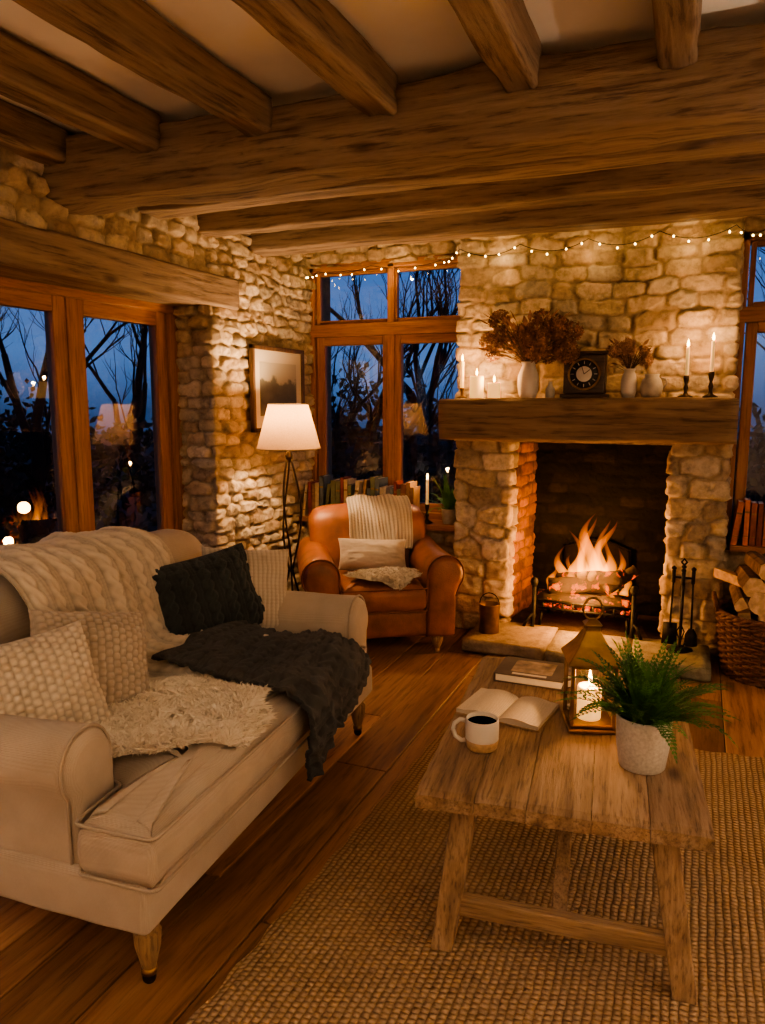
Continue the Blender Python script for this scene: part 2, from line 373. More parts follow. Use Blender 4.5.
def beam(name,p0,p1,w,h,mat,seed=0,amp=.012,parent=None,res=.05,taper=0,ch=.010):
    p0=Vector(p0);p1=Vector(p1);d=(p1-p0);Ln=d.length;d.normalize()
    up=Vector((0,0,1));side=d.cross(up).normalized()
    n=max(3,int(Ln/res))
    base=[];hw,hh=w/2,h/2;ch=min(ch,w*.18,h*.18)
    for (ax,ay,bx_,by_) in [(-1,-1,1,-1),(1,-1,1,1),(1,1,-1,1),(-1,1,-1,-1)]:
        A=np.array([ax*hw,ay*hh]);B=np.array([bx_*hw,by_*hh]);dd=(B-A)/np.linalg.norm(B-A);ln=np.linalg.norm(B-A)
        for s in (ch,ch*1.6,ln*.3,ln*.5,ln*.7,ln-ch*1.6,ln-ch): base.append(A+dd*s)
    B=np.array(base);V=[];F=[];K=len(B)
    for i in range(n+1):
        s=i/n*Ln;sc=1-taper*(i/n)
        q=B/np.array([hw,hh])
        nz=fbm(np.full(K,s*2.5)+seed*13,q[:,0]*1.1+seed,q[:,1]*1.1,seed,2)*amp*.8+vn(np.full(K,s*15.),q[:,0]*3,q[:,1]*3+seed,seed+3)*amp*.28
        bend=vn(s*.9,seed*3.3,0,seed+9)*amp*.8;bz=vn(s*.8,seed*1.3,5,seed+11)*amp*.8
        for j in range(K):
            a=B[j,0]*sc;b=B[j,1]*sc
            L_=math.hypot(a,b);a+=a/L_*nz[j]+bend;b+=b/L_*nz[j]+bz
            V.append(tuple(p0+d*s+side*a+up*b))
    for i in range(n):
        for j in range(K):
            a=i*K+j;b=i*K+(j+1)%K;F.append((a,b,b+K,a+K))
    F.append(tuple(range(K-1,-1,-1)));F.append(tuple(n*K+j for j in range(K)))
    return mk(name,V,F,mat,parent,True)

# ---- coursed rubble field : blocky jittered cells
PAL=np.array([(.53,.42,.28),(.58,.47,.33),(.46,.36,.245),(.50,.41,.295),(.40,.31,.21),(.56,.47,.345),(.47,.40,.30),(.43,.32,.21)])
def stone_field(U,V,seed,depth=.034,ch=.082,cw=.165,pal=PAL,mort=(.36,.28,.185),warp=1.0,jit=.27,pn=7.0,jw=.0045,flat=1.0):
    u=U+warp*(.010*vn(U*9,V*9,0,seed)+.005*vn(U*27,V*27,0,seed+1))
    v=V+warp*(.012*vn(U*5,V*5,3,seed+2)+.005*vn(U*27,V*27,4,seed+3))+.012*vn(U*1.3,0*V,5,seed+4)*warp
    r=np.floor(v/ch).astype(int)
    F1=np.full(u.shape,9.);F2=np.full(u.shape,9.);ID=np.zeros(u.shape,int);PX=np.zeros(u.shape);PY=np.zeros(u.shape)
    for dr in(-2,-1,0,1,2):
        rr=r+dr
        off=_h(rr,rr*0+1,rr*0,seed+21)
        c=np.floor(u/cw-off).astype(int)
        for dc in(-2,-1,0,1,2):
            cc=c+dc
            a=_h(cc,rr,rr*0+2,seed+22);b=_h(cc,rr,rr*0+3,seed+23);w=_h(cc,rr,rr*0+4,seed+24);w2=_h(cc,rr,rr*0+5,seed+25)
            px=(cc+.5+off+(a-.5)*2*jit)*cw;py=(rr+.5+(b-.5)*2*jit*.6)*ch
            sx=.75+.6*w2
            dx=np.abs(u-px)/(cw*sx);dy=np.abs(v-py)/ch
            d=(dx**pn+dy**pn)**(1/pn)-.20*w
            m=d<F1
            F2=np.where(m,F1,np.minimum(F2,d))
            ID=np.where(m,cc*7919+rr*104729,ID);PX=np.where(m,px,PX);PY=np.where(m,py,PY);F1=np.where(m,d,F1)
    e=(F2-F1)*.5*ch*1.1
    jn=jw*.8+jw*.6*vn(U*25,V*25,9,seed)
    t=np.clip((e-jn)/.009,0,1);h=1-(1-t)**2.2
    z0=ID*0
    ra=_h(ID,z0+3,z0,seed);rb=_h(ID,z0+5,z0,seed);rc=_h(ID,z0+9,z0,seed);rd=_h(ID,z0+11,z0,seed)
    lu=np.clip((u-PX)/cw,-1,1);lv=np.clip((v-PY)/ch,-1,1)
    H=depth*h*(.35+.65*ra)+h*depth*flat*(.7*(rb-.5)*lu+.7*(rc-.5)*lv)
    fac=np.abs(vn(U*11+ra*9,V*15,ra*50,seed+5))
    H=H+h*(.010*(fac-.3)+.007*fbm(U*30,V*34,ra*50,seed+6,3))*(depth/.032)+.003*fbm(U*50,V*50,0,seed+7,2)
    H=np.maximum(H,-.004)
    pi_=(rd*len(pal)).astype(int)%len(pal)
    C=pal[pi_]*(.78+.42*rb)[...,None]
    mm=np.clip(h*1.5,0,1)[...,None];C=np.array(mort)*(1-mm)+C*mm
    return H,C
def stone_strip(name,path,z0,z1,seed,mat,res=.009,parent=None,uoff=0,voff=0,zres=None,**k):
    P=[np.array(p,float) for p in path];pts=[];dirs=[];us=[];u=0
    for a,b in zip(P[:-1],P[1:]):
        ln=np.linalg.norm(b-a);n=max(1,int(round(ln/res)))
        for i in range(n):
            pts.append(a+(b-a)*i/n);dirs.append((b-a)/ln);us.append(u+ln*i/n)
        u+=ln
    pts.append(P[-1]);dirs.append(dirs[-1]);us.append(u)
    pts=np.array(pts);dirs=np.array(dirs);us=np.array(us)
    nr=np.stack([dirs[:,1],-dirs[:,0]],1);ns=nr.copy();W=3
    for i in range(len(nr)): 
        ns[i]=nr[max(0,i-W):i+W].mean(0) if i>0 else nr[0]
    ns/=np.linalg.norm(ns,axis=1)[:,None]
    nz=max(2,int(round((z1-z0)/(zres or res))));zs=np.linspace(z0,z1,nz+1)
    U,Z=np.meshgrid(us+uoff+20,zs,indexing='ij')
    H,C=stone_field(U,Z+voff,seed,**k)
    X=pts[:,0][:,None]+ns[:,0][:,None]*H;Y=pts[:,1][:,None]+ns[:,1][:,None]*H
    v=np.stack([X,Y,Z],-1).reshape(-1,3);n1=len(us);n2=nz+1
    idx=np.arange(n1*n2).reshape(n1,n2)
    f=np.stack([idx[:-1,:-1],idx[1:,:-1],idx[1:,1:],idx[:-1,1:]],-1).reshape(-1,4)
    return mk(name,v,f,mat,parent,True,C.reshape(-1,3))

# ================================================================= ROOM SHELL
YB=4.9; XL=-2.6; XW=-2.87; CEIL=2.56
fb=MB();x=-3.0;rr=random.Random(3)
while x<2.7:
    w=rr.choice([.13,.16,.19,.22]);y=-1.8-rr.random()*2
    while y<5.0:
        l=rr.uniform(1.2,2.4);ya=max(y,-1.8);yb=min(y+l,5.0)
        if yb>ya+.02:
            c=rr.random();g=.0022;e=.0025;dz=rr.uniform(-.0012,0)
            v=[(x+g,ya+g,-.02),(x+w-g,ya+g,-.02),(x+w-g,yb-g,-.02),(x+g,yb-g,-.02),
               (x+g,ya+g,-e+dz),(x+w-g,ya+g,-e+dz),(x+w-g,yb-g,-e+dz),(x+g,yb-g,-e+dz),
               (x+g+e,ya+g+e,dz),(x+w-g-e,ya+g+e,dz),(x+w-g-e,yb-g-e,dz),(x+g+e,yb-g-e,dz)]
            f=[(0,1,5,4),(1,2,6,5),(2,3,7,6),(3,0,4,7),(4,5,9,8),(5,6,10,9),(6,7,11,10),(7,4,8,11),(8,9,10,11)]
            fb.add(v,f,(c,rr.random(),rr.random()))
        y+=l
    x+=w
fl=fb.obj('floor',M['floor'],None,False)
box('floor_base',-3.0,2.7,-1.8,5.2,-.12,-.012,M['pad'],fl)
cl=box('ceiling',-3.0,2.7,-1.8,5.2,CEIL,CEIL+.1,M['plaster'])

wl=root('wall_left')
stone_strip('stone_face',[(XW-.02,3.67),(XL,3.67),(XL,YB+.05)],0,CEIL,11,M['stone'],parent=wl,depth=.038,ch=.074,cw=.16,res=.008)
stone_strip('stone_over_window',[(XL,-1.8),(XL,3.69)],2.12,CEIL,12,M['stone'],res=.011,parent=wl)
box('core',-2.98,XL-.005,3.68,5.2,0,CEIL,M['mortar'],wl)
box('core_over',-2.98,XL-.005,-1.8,3.68,2.03,CEIL,M['mortar'],wl)
box('core_under',-2.98,XL-.06,-1.8,3.68,-.1,.02,M['mortar'],wl)
box('core_near',-2.98,XL-.005,-1.8,-.6,0,2.03,M['mortar'],wl)
beam('lintel_beam',(XL-.10,-1.2,2.085),(XL-.10,3.88,2.06),.30,.17,M['beamY'],5,.012)
wb=root('wall_back')
stone_strip('stone_under_sill',[(XL-.05,4.68),(-1.36,4.68)],0,.60,21,M['stone'],parent=wb)
box('core_under_sill',-2.7,-1.3,4.69,5.0,0,.59,M['mortar'],wb)
stone_strip('stone_over_window',[(XL-.05,YB-.04),(-1.36,YB-.04)],2.36,CEIL,22,M['stone'],parent=wb)
box('core_over_window',-2.7,-1.3,YB-.03,5.15,2.36,CEIL,M['mortar'],wb)
stone_strip('stone_under_sill',[(.10,4.68),(2.5,4.68)],0,.60,23,M['stone'],parent=wb,res=.012)
box('core_under_sill',.1,2.6,4.69,5.0,0,.59,M['mortar'],wb)
stone_strip('stone_over_window',[(.10,YB-.04),(2.5,YB-.04)],2.36,CEIL,24,M['stone'],parent=wb,res=.012)
box('core_over_window',.1,2.6,YB-.03,5.15,2.36,CEIL,M['mortar'],wb)
stone_strip('stone_beside_window',[(1.4,YB-.04),(2.5,YB-.04)],.6,2.37,25,M['stone'],parent=wb,res=.014)
box('core_beside_window',1.38,2.6,YB-.03,5.15,.6,2.37,M['mortar'],wb)
box('wall_right',2.5,2.65,-1.8,5.1,0,CEIL,M['plaster'])
box('wall_rear',-3.2,2.65,-1.95,-1.8,0,CEIL,M['plaster'])
box('trim_1',XL+.01,-1.42,4.61,4.88,.60,.635,M['oakX'],bev=.005)
box('trim_2',.20,2.48,4.61,4.88,.60,.635,M['oakX'],bev=.005)

# ================================================================= CHIMNEY BREAST
CY=4.485
ch=root('stone_fireplace')
stone_strip('breast',[(-1.37,YB+.05),(-1.37,CY),(.15,CY),(.15,YB+.05)],1.2,CEIL,31,M['stone'],parent=ch,uoff=.3,depth=.028,ch=.088,cw=.19,res=.008)
stone_strip('pier_a',[(-1.37,YB),(-1.37,CY),(-1.05,CY),(-1.04,CY+.10)],0,1.22,32,M['stone'],parent=ch,ch=.115,cw=.20,depth=.032)
stone_strip('pier_b',[(-.12,CY+.12),(-.12,CY),(.15,CY),(.15,YB)],0,1.22,33,M['stone'],parent=ch,ch=.115,cw=.20,depth=.032)
BP=np.array([(.36,.15,.055),(.42,.18,.07),(.28,.12,.05),(.15,.07,.035),(.32,.15,.07)])
SP=np.array([(.012,.010,.008),(.017,.013,.011),(.010,.008,.007),(.026,.019,.014)])
stone_strip('brick_reveal_a',[(-1.045,CY+.09),(-.985,5.02)],0,1.24,41,M['soot'],parent=ch,ch=.07,cw=.19,depth=.016,jit=.12,pn=8,pal=BP,mort=(.15,.08,.045),warp=.5,res=.009)
stone_strip('brick_reveal_b',[(-.14,5.02),(-.125,CY+.11)],0,1.24,42,M['soot'],parent=ch,ch=.07,cw=.19,depth=.014,jit=.12,pn=8,pal=SP,mort=(.02,.014,.010),warp=.5,res=.012)
stone_strip('brick_back',[(-1.0,5.0),(-.12,5.0)],0,1.26,43,M['soot'],parent=ch,ch=.07,cw=.18,depth=.008,jit=.12,pn=8,pal=SP*.8,mort=(.009,.007,.006),warp=.6,res=.010)
box('core_a',-1.36,-1.06,CY+.01,5.1,0,1.22,M['mortar'],ch)
box('core_b',-.11,.14,CY+.01,5.1,0,1.22,M['mortar'],ch)
box('core_top',-1.36,.14,CY+.01,5.1,1.24,CEIL,M['mortar'],ch)
box('throat_soot',-1.05,-.12,CY+.02,5.05,1.225,1.245,M['fireback'],ch)
box('core_rear',-1.36,.14,5.02,5.12,0,1.3,M['mortar'],ch)
hb=root('hearth')
xs=[-1.20,-.72,-.28,.13]
for i in range(3):
    o=beam('slab_%d'%(i+1),(xs[i]+.004,4.28,.035),(xs[i+1]-.004,4.27+.01*i,.035),.44,.075,M['stone'],60+i,.012,hb,ch=.014)
    a=o.data.color_attributes.new('Col','FLOAT_COLOR','POINT');c=np.tile(np.array([.27-.02*i,.21,.145,1],np.float32),(len(o.data.vertices),1));a.data.foreach_set('color',c.ravel())
o=box('inner_slab',-1.03,-.12,4.48,5.0,0,.07,M['soot'],hb);a=o.data.color_attributes.new('Col','FLOAT_COLOR','POINT');a.data.foreach_set('color',[.05,.032,.022,1]*8)
beam('mantel_beam',(-1.40,4.33,1.33),(.18,4.33,1.33),.29,.235,M['mantel'],77,.014,ch=.014)

fbk=root('fireback')
pr=[(-.21,.08),(-.21,.50),(-.13,.53),(-.06,.56),(.06,.56),(.13,.53),(.21,.50),(.21,.08)]
v=[(-.56+a,4.94,b) for a,b in pr]+[(-.56+a,4.965,b) for a,b in pr];n=len(pr)
o=mk('plate',v,[tuple(range(n)),tuple(range(2*n-1,n-1,-1))]+[(i,i+n,(i+1)%n+n,(i+1)%n) for i in range(n)],M['fireback'],fbk,False);bevel(o,.006)
tube('rim',[(-.56+a*.92,4.935,.1+(b-.08)*.93) for a,b in pr],.006,M['fireback'],fbk,6)
gr=root('fire_grate')
mb=MB();GX=-.58
for i in range(9):
    x=GX-.24+.06*i;mb.tube([(x,4.50,.235),(x,4.505,.19),(x,4.54,.16),(x,4.84,.16)],.007,6)
for z,y in((.19,4.495),(.235,4.495),(.16,4.60),(.16,4.8)): mb.tube([(GX-.27,y,z),(GX+.27,y,z)],.008,6)
for sx in(-.25,.25):
    for y in(4.53,4.82): mb.tube([(GX+sx,y,.165),(GX+sx*1.05,y-.01,.075)],.011,6)
for sx in(-.29,.29):
    mb.tube([(GX+sx,4.44,.078),(GX+sx,4.47,.14),(GX+sx,4.47,.33)],.013,8)
    vv,ff=lathe_geo([(0,-.03),(.018,-.022),(.026,0),(.018,.022),(0,.03)],12,(GX+sx,4.47,.355));mb.add(vv,ff)
    mb.tube([(GX+sx,4.47,.13),(GX+sx,4.8,.13)],.01,6)
    mb.tube([(GX+sx*1.18,4.43,.078),(GX+sx*1.1,4.455,.13),(GX+sx,4.47,.16)],.01,6)
mb.obj('bars_and_andirons',M['iron'],gr)
em=MB()
for i in range(130):
    a=random.uniform(-.25,.25);b=random.uniform(-.14,.12);r=random.uniform(.014,.03)
    vv,ff=lathe_geo([(0,-r*.7),(r*.8,-r*.4),(r,.1*r),(r*.6,r*.6),(0,r*.7)],7,(GX+a,4.67+b,.185+random.uniform(0,.03)));em.add(vv,ff)
em.obj('embers',M['ember'],gr,False)
def log_geo(p0,p1,r,seed,seg=14,n=8):
    p0=Vector(p0);p1=Vector(p1);pts=[p0.lerp(p1,i/n)+Vector((0,0,float(vn(i*.6,seed,0,seed))*r*.15)) for i in range(n+1)]
    v,f=tube_geo(pts,r,seg,False);v=np.array(v)
    nn=fbm(v[:,0]*18,v[:,1]*18,v[:,2]*18+seed,seed,2)[:,None]
    cen=np.repeat(np.array([list(p) for p in pts]),seg,0);v=cen+(v-cen)*(1+nn*.13)
    return v,f,seg,n
lg=root('burning_logs')
for i,(a,b,r) in enumerate([((-.86,4.58,.23),(-.32,4.58,.24),.05),((-.82,4.72,.24),(-.33,4.72,.235),.05),((-.80,4.56,.31),(-.38,4.68,.36),.05),((-.36,4.56,.41),(-.76,4.68,.33),.045),((-.46,4.56,.32),(-.30,4.66,.44),.034)]):
    v,f,sg,n=log_geo(a,b,r,i+3);f=list(f)+[tuple(range(sg-1,-1,-1)),tuple(n*sg+k for k in range(sg))];mk('log_%d'%(i+1),v,f,M['char'],lg,True)
fr=root('fire_flames')
def flame(name,cx,cy,z0,h,r,seed,lean=0):
    V=[];F=[];seg=12;n=22
    for i in range(n+1):
        t=i/n;rad=r*(math.sin(pi*min(1,t**.5))**.8)*(1-.35*t)*(1+.2*math.sin(t*12+seed*3))+.0004
        ox=lean*t*t+r*1.1*math.sin(t*6.5+seed)*t;oy=r*.5*math.sin(t*5+seed*2)*t
        for k in range(seg):
            a=2*pi*k/seg;rk=rad*(1+.3*math.sin(3*a+seed+t*7)*t);V.append((cx+ox+rk*math.cos(a),cy+oy+rk*.55*math.sin(a),z0+h*t))
    for i in range(n):
        for k in range(seg):
            a=i*seg+k;b=i*seg+(k+1)%seg;F.append((a,b,b+seg,a+seg))
    F.append(tuple(range(seg-1,-1,-1)));F.append(tuple(n*seg+k for k in range(seg)))
    return mk(name,V,F,M['fire'],fr,True)
for i,(x,y,z,h,r,ln) in enumerate([(-.58,4.72,.24,.53,.060,.02),(-.53,4.74,.27,.45,.05,.05),(-.65,4.72,.24,.41,.048,-.04),(-.48,4.70,.27,.36,.042,.04),(-.73,4.72,.24,.31,.042,-.03),(-.60,4.60,.33,.32,.034,-.02),(-.42,4.70,.27,.29,.034,.04),(-.69,4.60,.28,.24,.03,.03),(-.51,4.76,.27,.45,.04,.0),(-.80,4.68,.24,.20,.03,0),(-.36,4.68,.24,.20,.03,0),(-.55,4.57,.36,.20,.024,.02),(-.62,4.76,.25,.49,.036,.03),(-.46,4.58,.38,.18,.022,-.01),(-.75,4.56,.24,.13,.02,0),(-.42,4.55,.24,.11,.02,0)]):
    flame('flame_%d'%(i+1),x,y,z,h,r,i*1.7,ln)
def light(name,loc,e,col,rad=.05,parent=None):
    l=D.lights.new(name,'POINT');l.energy=e;l.color=col;l.shadow_soft_size=rad
    o=D.objects.new(name,l);o.location=loc;SC.collection.objects.link(o)
    if parent:o.parent=parent
    return o
light('fire_glow',(-.60,4.56,.56),20,(1,.43,.12),.05,fr)
light('fire_glow_low',(-.58,4.40,.30),20,(1,.43,.12),.04,fr)

# ================================================================= BEAMS
beam('ceiling_beam',(XL-.03,2.63,2.39),(2.5,2.63,2.37),.25,.25,M['beamX'],1,.02,ch=.014)
for i,(y,z) in enumerate([(3.16,2.42),(3.64,2.415),(4.14,2.41)]):
    beam('ceiling_beam.%03d'%(i+1),(XL-.03,y,z),(2.5,y,z),.15,.14,M['beamX'],20+i,.012)
for i,x in enumerate([-2.51,-2.045,-1.55,-1.055,-.575,-.115,.37,.86,1.36,1.85]):
    beam('ceiling_joist' if i==0 else 'ceiling_joist.%03d'%i,(x,-1.8,2.475),(x,2.53,2.48),.11,.14,M['beamY'],40+i,.010)

# ================================================================= WINDOWS
def pane(par,axis,pl,a0,a1,z0,z1,w,dp,nm):
    mh=M['oakY'] if axis=='Y' else M['oakX']
    def bx(n,p0,p1,q0,q1,mt,d=dp):
        if axis=='Y': box(n,pl-d/2,pl+d/2,p0,p1,q0,q1,mt,par,.006)
        else: box(n,p0,p1,pl-d/2,pl+d/2,q0,q1,mt,par,.006)
    bx(nm+'_stile_a',a0,a0+w,z0,z1,M['oakZ']);bx(nm+'_stile_b',a1-w,a1,z0,z1,M['oakZ'])
    bx(nm+'_rail_top',a0+w,a1-w,z1-w,z1,mh,dp*.96);bx(nm+'_rail_bottom',a0+w,a1-w,z0,z0+w,mh,dp*.96)
    a0+=w*.8;a1-=w*.8;z0+=w*.8;z1-=w*.8
    v=[(pl,a0,z0),(pl,a1,z0),(pl,a1,z1),(pl,a0,z1)] if axis=='Y' else [(a0,pl,z0),(a1,pl,z0),(a1,pl,z1),(a0,pl,z1)]
    mk(nm+'_glass',v,[(0,1,2,3)],M['glass'],par,False)
w1=root('window_1')
ys=[3.60,2.86,2.12,1.38,.64,-.10]
for i in range(5): pane(w1,'Y',XW-.01,ys[i+1]+.012,ys[i]-.012,.06,1.95,.085,.06,'leaf_%d'%(i+1))
box('frame_end',XW-.06,XW+.04,3.59,3.68,0,2.0,M['oakZ'],w1,.005)
box('frame_head',XW-.06,XW+.045,-.6,3.68,1.94,2.01,M['oakY'],w1,.005)
box('frame_sill',XW-.06,XW+.05,-.6,3.68,0,.07,M['oakY'],w1,.005)
box('frame_near',XW-.06,XW+.04,-.6,-.10,0,2.0,M['oakZ'],w1,.005)
for i in range(1,5): box('mullion_%d'%i,XW-.05,XW+.03,ys[i]-.02,ys[i]+.02,.06,1.95,M['oakZ'],w1,.004)
box('soffit',XW-.06,XL-.02,-.6,3.68,2.005,2.03,M['oakY'],w1)
def backwin(name,x0,x1,nc,firstw=.05):
    r=root(name);p=YB
    box('frame_head',x0,x1,p-.05,p+.05,2.335,2.39,M['oakX'],r,.005)
    box('frame_transom',x0,x1,p-.055,p+.05,1.89,1.975,M['oakX'],r,.005)
    box('frame_sill',x0,x1,p-.05,p+.06,.60,.68,M['oakX'],r,.005)
    box('frame_side_a',x0,x0+firstw,p-.05,p+.05,.6,2.39,M['oakZ'],r,.005)
    box('frame_side_b',x1-.05,x1,p-.05,p+.05,.6,2.39,M['oakZ'],r,.005)
    W=(x1-x0-firstw-.05)/nc
    for i in range(nc):
        a=x0+firstw+i*W
        pane(r,'X',p,a+.008,a+W-.008,.68,1.89,.06,.06,'casement_%d'%(i+1))
        pane(r,'X',p,a+.008,a+W-.008,1.975,2.335,.028,.05,'toplight_%d'%(i+1))
    for i in range(1,nc):
        a=x0+firstw+i*W;box('mullion_%d'%i,a-.025,a+.025,p-.05,p+.04,.66,2.36,M['oakZ'],r,.005)
backwin('window_2',XL+.0,-1.34,2,.04)
backwin('window_3',.14,1.42,2,.07)

# ================================================================= RUG
def rug():
    nx,ny=70,80;V=[];F=[]
    A=(-1.06,.3);B=(1.7,.3);C=(1.7,3.40);Dd=(-.97,3.14)
    for i in range(nx+1):
        for j in range(ny+1):
            u=i/nx;v_=j/ny
            x=(A[0]*(1-u)+B[0]*u)*(1-v_)+(Dd[0]*(1-u)+C[0]*u)*v_;y=(A[1]*(1-u)+B[1]*u)*(1-v_)+(Dd[1]*(1-u)+C[1]*u)*v_
            e=min(i,nx-i,j,ny-j)
            if e==0: x+=.006*math.sin(j*1.3);y+=.006*math.sin(i*1.7)
            V.append((x,y,.0125+.0015*float(vn(x*4,y*4,0,3)) if e>0 else .001))
    for i in range(nx):
        for j in range(ny):
            k=i*(ny+1)+j;F.append((k,k+ny+1,k+ny+2,k+1))
    return mk('jute_rug',V,F,M['jute'],None,True)
rug()

# ================================================================= UPHOLSTERY
def chaikin(p,it=2):
    for _ in range(it):
        q=[]
        for i in range(len(p)):
            a=p[i];b=p[(i+1)%len(p)]
            q.append((a[0]*.75+b[0]*.25,a[1]*.75+b[1]*.25));q.append((a[0]*.25+b[0]*.75,a[1]*.25+b[1]*.75))
        p=q
    return p
def dens(p,st=.05):
    q=[]
    for i in range(len(p)):
        a=p[i];b=p[(i+1)%len(p)];l=math.hypot(b[0]-a[0],b[1]-a[1]);n=max(1,int(l/st))
        for k in range(n): q.append((a[0]+(b[0]-a[0])*k/n,a[1]+(b[1]-a[1])*k/n))
    return q
def slab(name,outline,z0,z1,mat,par,crown=.02,r=None,pipe=None,seed=0,wr=.004,cen=None):
    P=np.array(chaikin(dens(outline),2));c=P.mean(0) if cen is None else np.array(cen);r=r or (z1-z0)*.45
    d=np.roll(P,-1,0)-np.roll(P,1,0);d/=np.linalg.norm(d,axis=1)[:,None]
    nrm=np.stack([-d[:,1],d[:,0]],1)
    if ((c-P)*nrm).sum(1).mean()<0: nrm=-nrm
    rings=[]
    for t in(0,.12,.3,.55,.8,1):
        a=t*pi/2;rings.append((r*(1-math.sin(a)),z0+r*(1-math.cos(a))))
    for t in(0,.2,.45,.7,.88,1):
        a=t*pi/2;rings.append((r*(1-math.cos(a)),z1-r*(1-math.sin(a))))
    V=[];F=[];K=len(P)
    def addring(Q,z): V.extend([(q[0],q[1],zz) for q,zz in zip(Q,z)])
    cuts=[(.97,0.05),(.85,.35),(.6,.75),(.3,1)]
    first=P+nrm*rings[0][0]
    for s,cz in reversed(cuts): addring(c+(first-c)*s,np.full(K,z0))
    for off,z in rings: addring(P+nrm*off,np.full(K,z))
    last=P+nrm*rings[-1][0]
    for s,cz in cuts: addring(c+(last-c)*s,np.full(K,z1+crown*cz))
    R=len(V)//K
    V=np.array(V);V+= (fbm(V[:,0]*6,V[:,1]*6,V[:,2]*6+seed,seed,2)*wr)[:,None]*np.array([.5,.5,1])
    for i in range(R-1):
        for j in range(K):
            a=i*K+j;b=i*K+(j+1)%K;F.append((a,b,b+K,a+K))
    F.append(tuple(range(K-1,-1,-1)));F.append(tuple((R-1)*K+j for j in range(K)))
    o=mk(name,V,F,mat,par,True);fixn(o)
    if pipe:
        for zz in(z0+r*.28,z1-r*.28):
            Q=P+nrm*(r*.06-.004);closed_tube(name+'_piping',[(q[0],q[1],zz) for q in Q],.005,pipe,par,6)
    return o
def roll_arm(name,xb,xf,yi,s,z0,zt,r,mat,par,pipe,bw=1.62):
    pts=[(yi,z0),(yi,z0+(zt-r-z0)*.5),(yi+s*.0,zt-r)]
    cy=yi+s*r;cz=zt-r
    for a in np.linspace(170,-40,14):
        t=math.radians(a);pts.append((cy+s*r*math.cos(t),cz+r*math.sin(t)))
    pts+=[(yi+s*r*(bw+.02),cz-r*1.25),(yi+s*r*bw,cz-r*2.0),(yi+s*r*bw,z0)]
    nx=14;V=[];F=[];K=len(pts);pc=np.array(pts).mean(0)
    xs=np.linspace(xb,xf-.04,nx).tolist()+[xf-.022,xf-.008,xf]
    ins=[0]*nx+[.008,.020,.038]
    for x,i_ in zip(xs,ins):
        for (y,z) in pts:
            dy,dz=y-pc[0],z-pc[1];l=math.hypot(dy,dz);k=1-i_/max(l,.05)
            sag=.012*math.sin((x-xb)/(xf-xb)*pi)*(1 if z>cz else 0)
            V.append((x,pc[0]+dy*k,max(z0,pc[1]+dz*k)-sag))
    R=len(xs)
    for i in range(R-1):
        for j in range(K):
            a=i*K+j;b=i*K+(j+1)%K;F.append((a,b,b+K,a+K))
    F.append(tuple(range(K-1,-1,-1)));F.append(tuple((R-1)*K+j for j in range(K)))
    V=np.array(V);V+=(fbm(V[:,0]*5,V[:,1]*5,V[:,2]*5,3,2)*.003)[:,None]
    o=mk(name,V,F,mat,par,True);fixn(o)
    q=[(xf-.022,pc[0]+(y-pc[0])*.975,pc[1]+(z-pc[1])*.98) for y,z in pts]
    tube(name+'_piping',q,.005,pipe,par,6)
    return o
def couch_back(name,y0,y1,prof,mat,par,rnd=.08,seed=0):
    P=np.array(chaikin(prof,2));c=P.mean(0);K=len(P);V=[];F=[]
    n=26;ys=np.linspace(y0,y1,n)
    for y in ys:
        e=min(y-y0,y1-y);k=1
        if e<rnd: k=math.sqrt(max(0,1-(1-e/rnd)**2))*.28+.72
        top=.012*math.sin((y-y0)/(y1-y0)*pi)
        for p in P:
            q=c+(p-c)*np.array([k,k]);q[1]=max(q[1],prof[0][1]);
            V.append((q[0],y,q[1]+top*(p[1]>c[1])))
    for i in range(n-1):
        for j in range(K):
            a=i*K+j;b=i*K+(j+1)%K;F.append((a,b,b+K,a+K))
    F.append(tuple(range(K-1,-1,-1)));F.append(tuple((n-1)*K+j for j in range(K)))
    V=np.array(V);V+=(fbm(V[:,0]*4,V[:,1]*4,V[:,2]*4+seed,seed,2)*.006)[:,None]
    o=mk(name,V,F,mat,par,True);fixn(o);return o
def turned_leg(name,x,y,h,mat,par,wheel=True):
    s=h
    lathe(name,[(.034,s),(.034,s*.93),(.026,s*.88),(.036,s*.8),(.033,s*.6),(.022,s*.35),(.018,s*.26)],mat,par,16,loc=(x,y,0))
    if wheel:
        lathe(name+'_ferrule',[(.021,.26*s),(.021,.17*s),(.012,.15*s)],M['brass'],par,12,loc=(x,y,0))
        v,f=lathe_geo([(0,-.008),(.016,-.008),(.018,0),(.016,.008),(0,.008)],14)
        mk(name+'_castor',v,f,M['bronze'],par,True,loc=(x,y,.018),rot=(pi/2,0,.4))
    else:
        lathe(name+'_tip',[(.018,.26*s),(.014,.0)],mat,par,12,loc=(x,y,0))

def cable(u,v,P=.085):
    x=(u%P)-P/2;Lc=.095;r=.0145
    ph=2*pi*v/Lc+ (np.floor(u/P)%2)*pi*.5
    c1=.0135*np.sin(ph);b1=np.sqrt(np.maximum(0,1-((x-c1)/r)**2));b2=np.sqrt(np.maximum(0,1-((x+c1)/r)**2))
    st=.82+.18*np.abs(np.sin(pi*v/.014+x*110))
    cb=np.maximum(b1*(1+.25*np.cos(ph)),b2*(1-.25*np.cos(ph)))*st
    rib=.55*np.exp(-((np.abs(x)-.036)/.006)**2)*(.5+.5*np.abs(np.sin(pi*v/.013)))
    return np.maximum(cb,rib)
def chunky(u,v):
    p=.024;o=(np.floor(u/p)%2)*pi/2
    return (np.abs(np.sin(pi*u/p))**.7)*(np.abs(np.sin(pi*v/p+o))**.7)
def ribbed(u,v):
    p=.020;return np.abs(np.sin(pi*u/p))**.8*(.6+.4*np.abs(np.sin(pi*v/.016)))
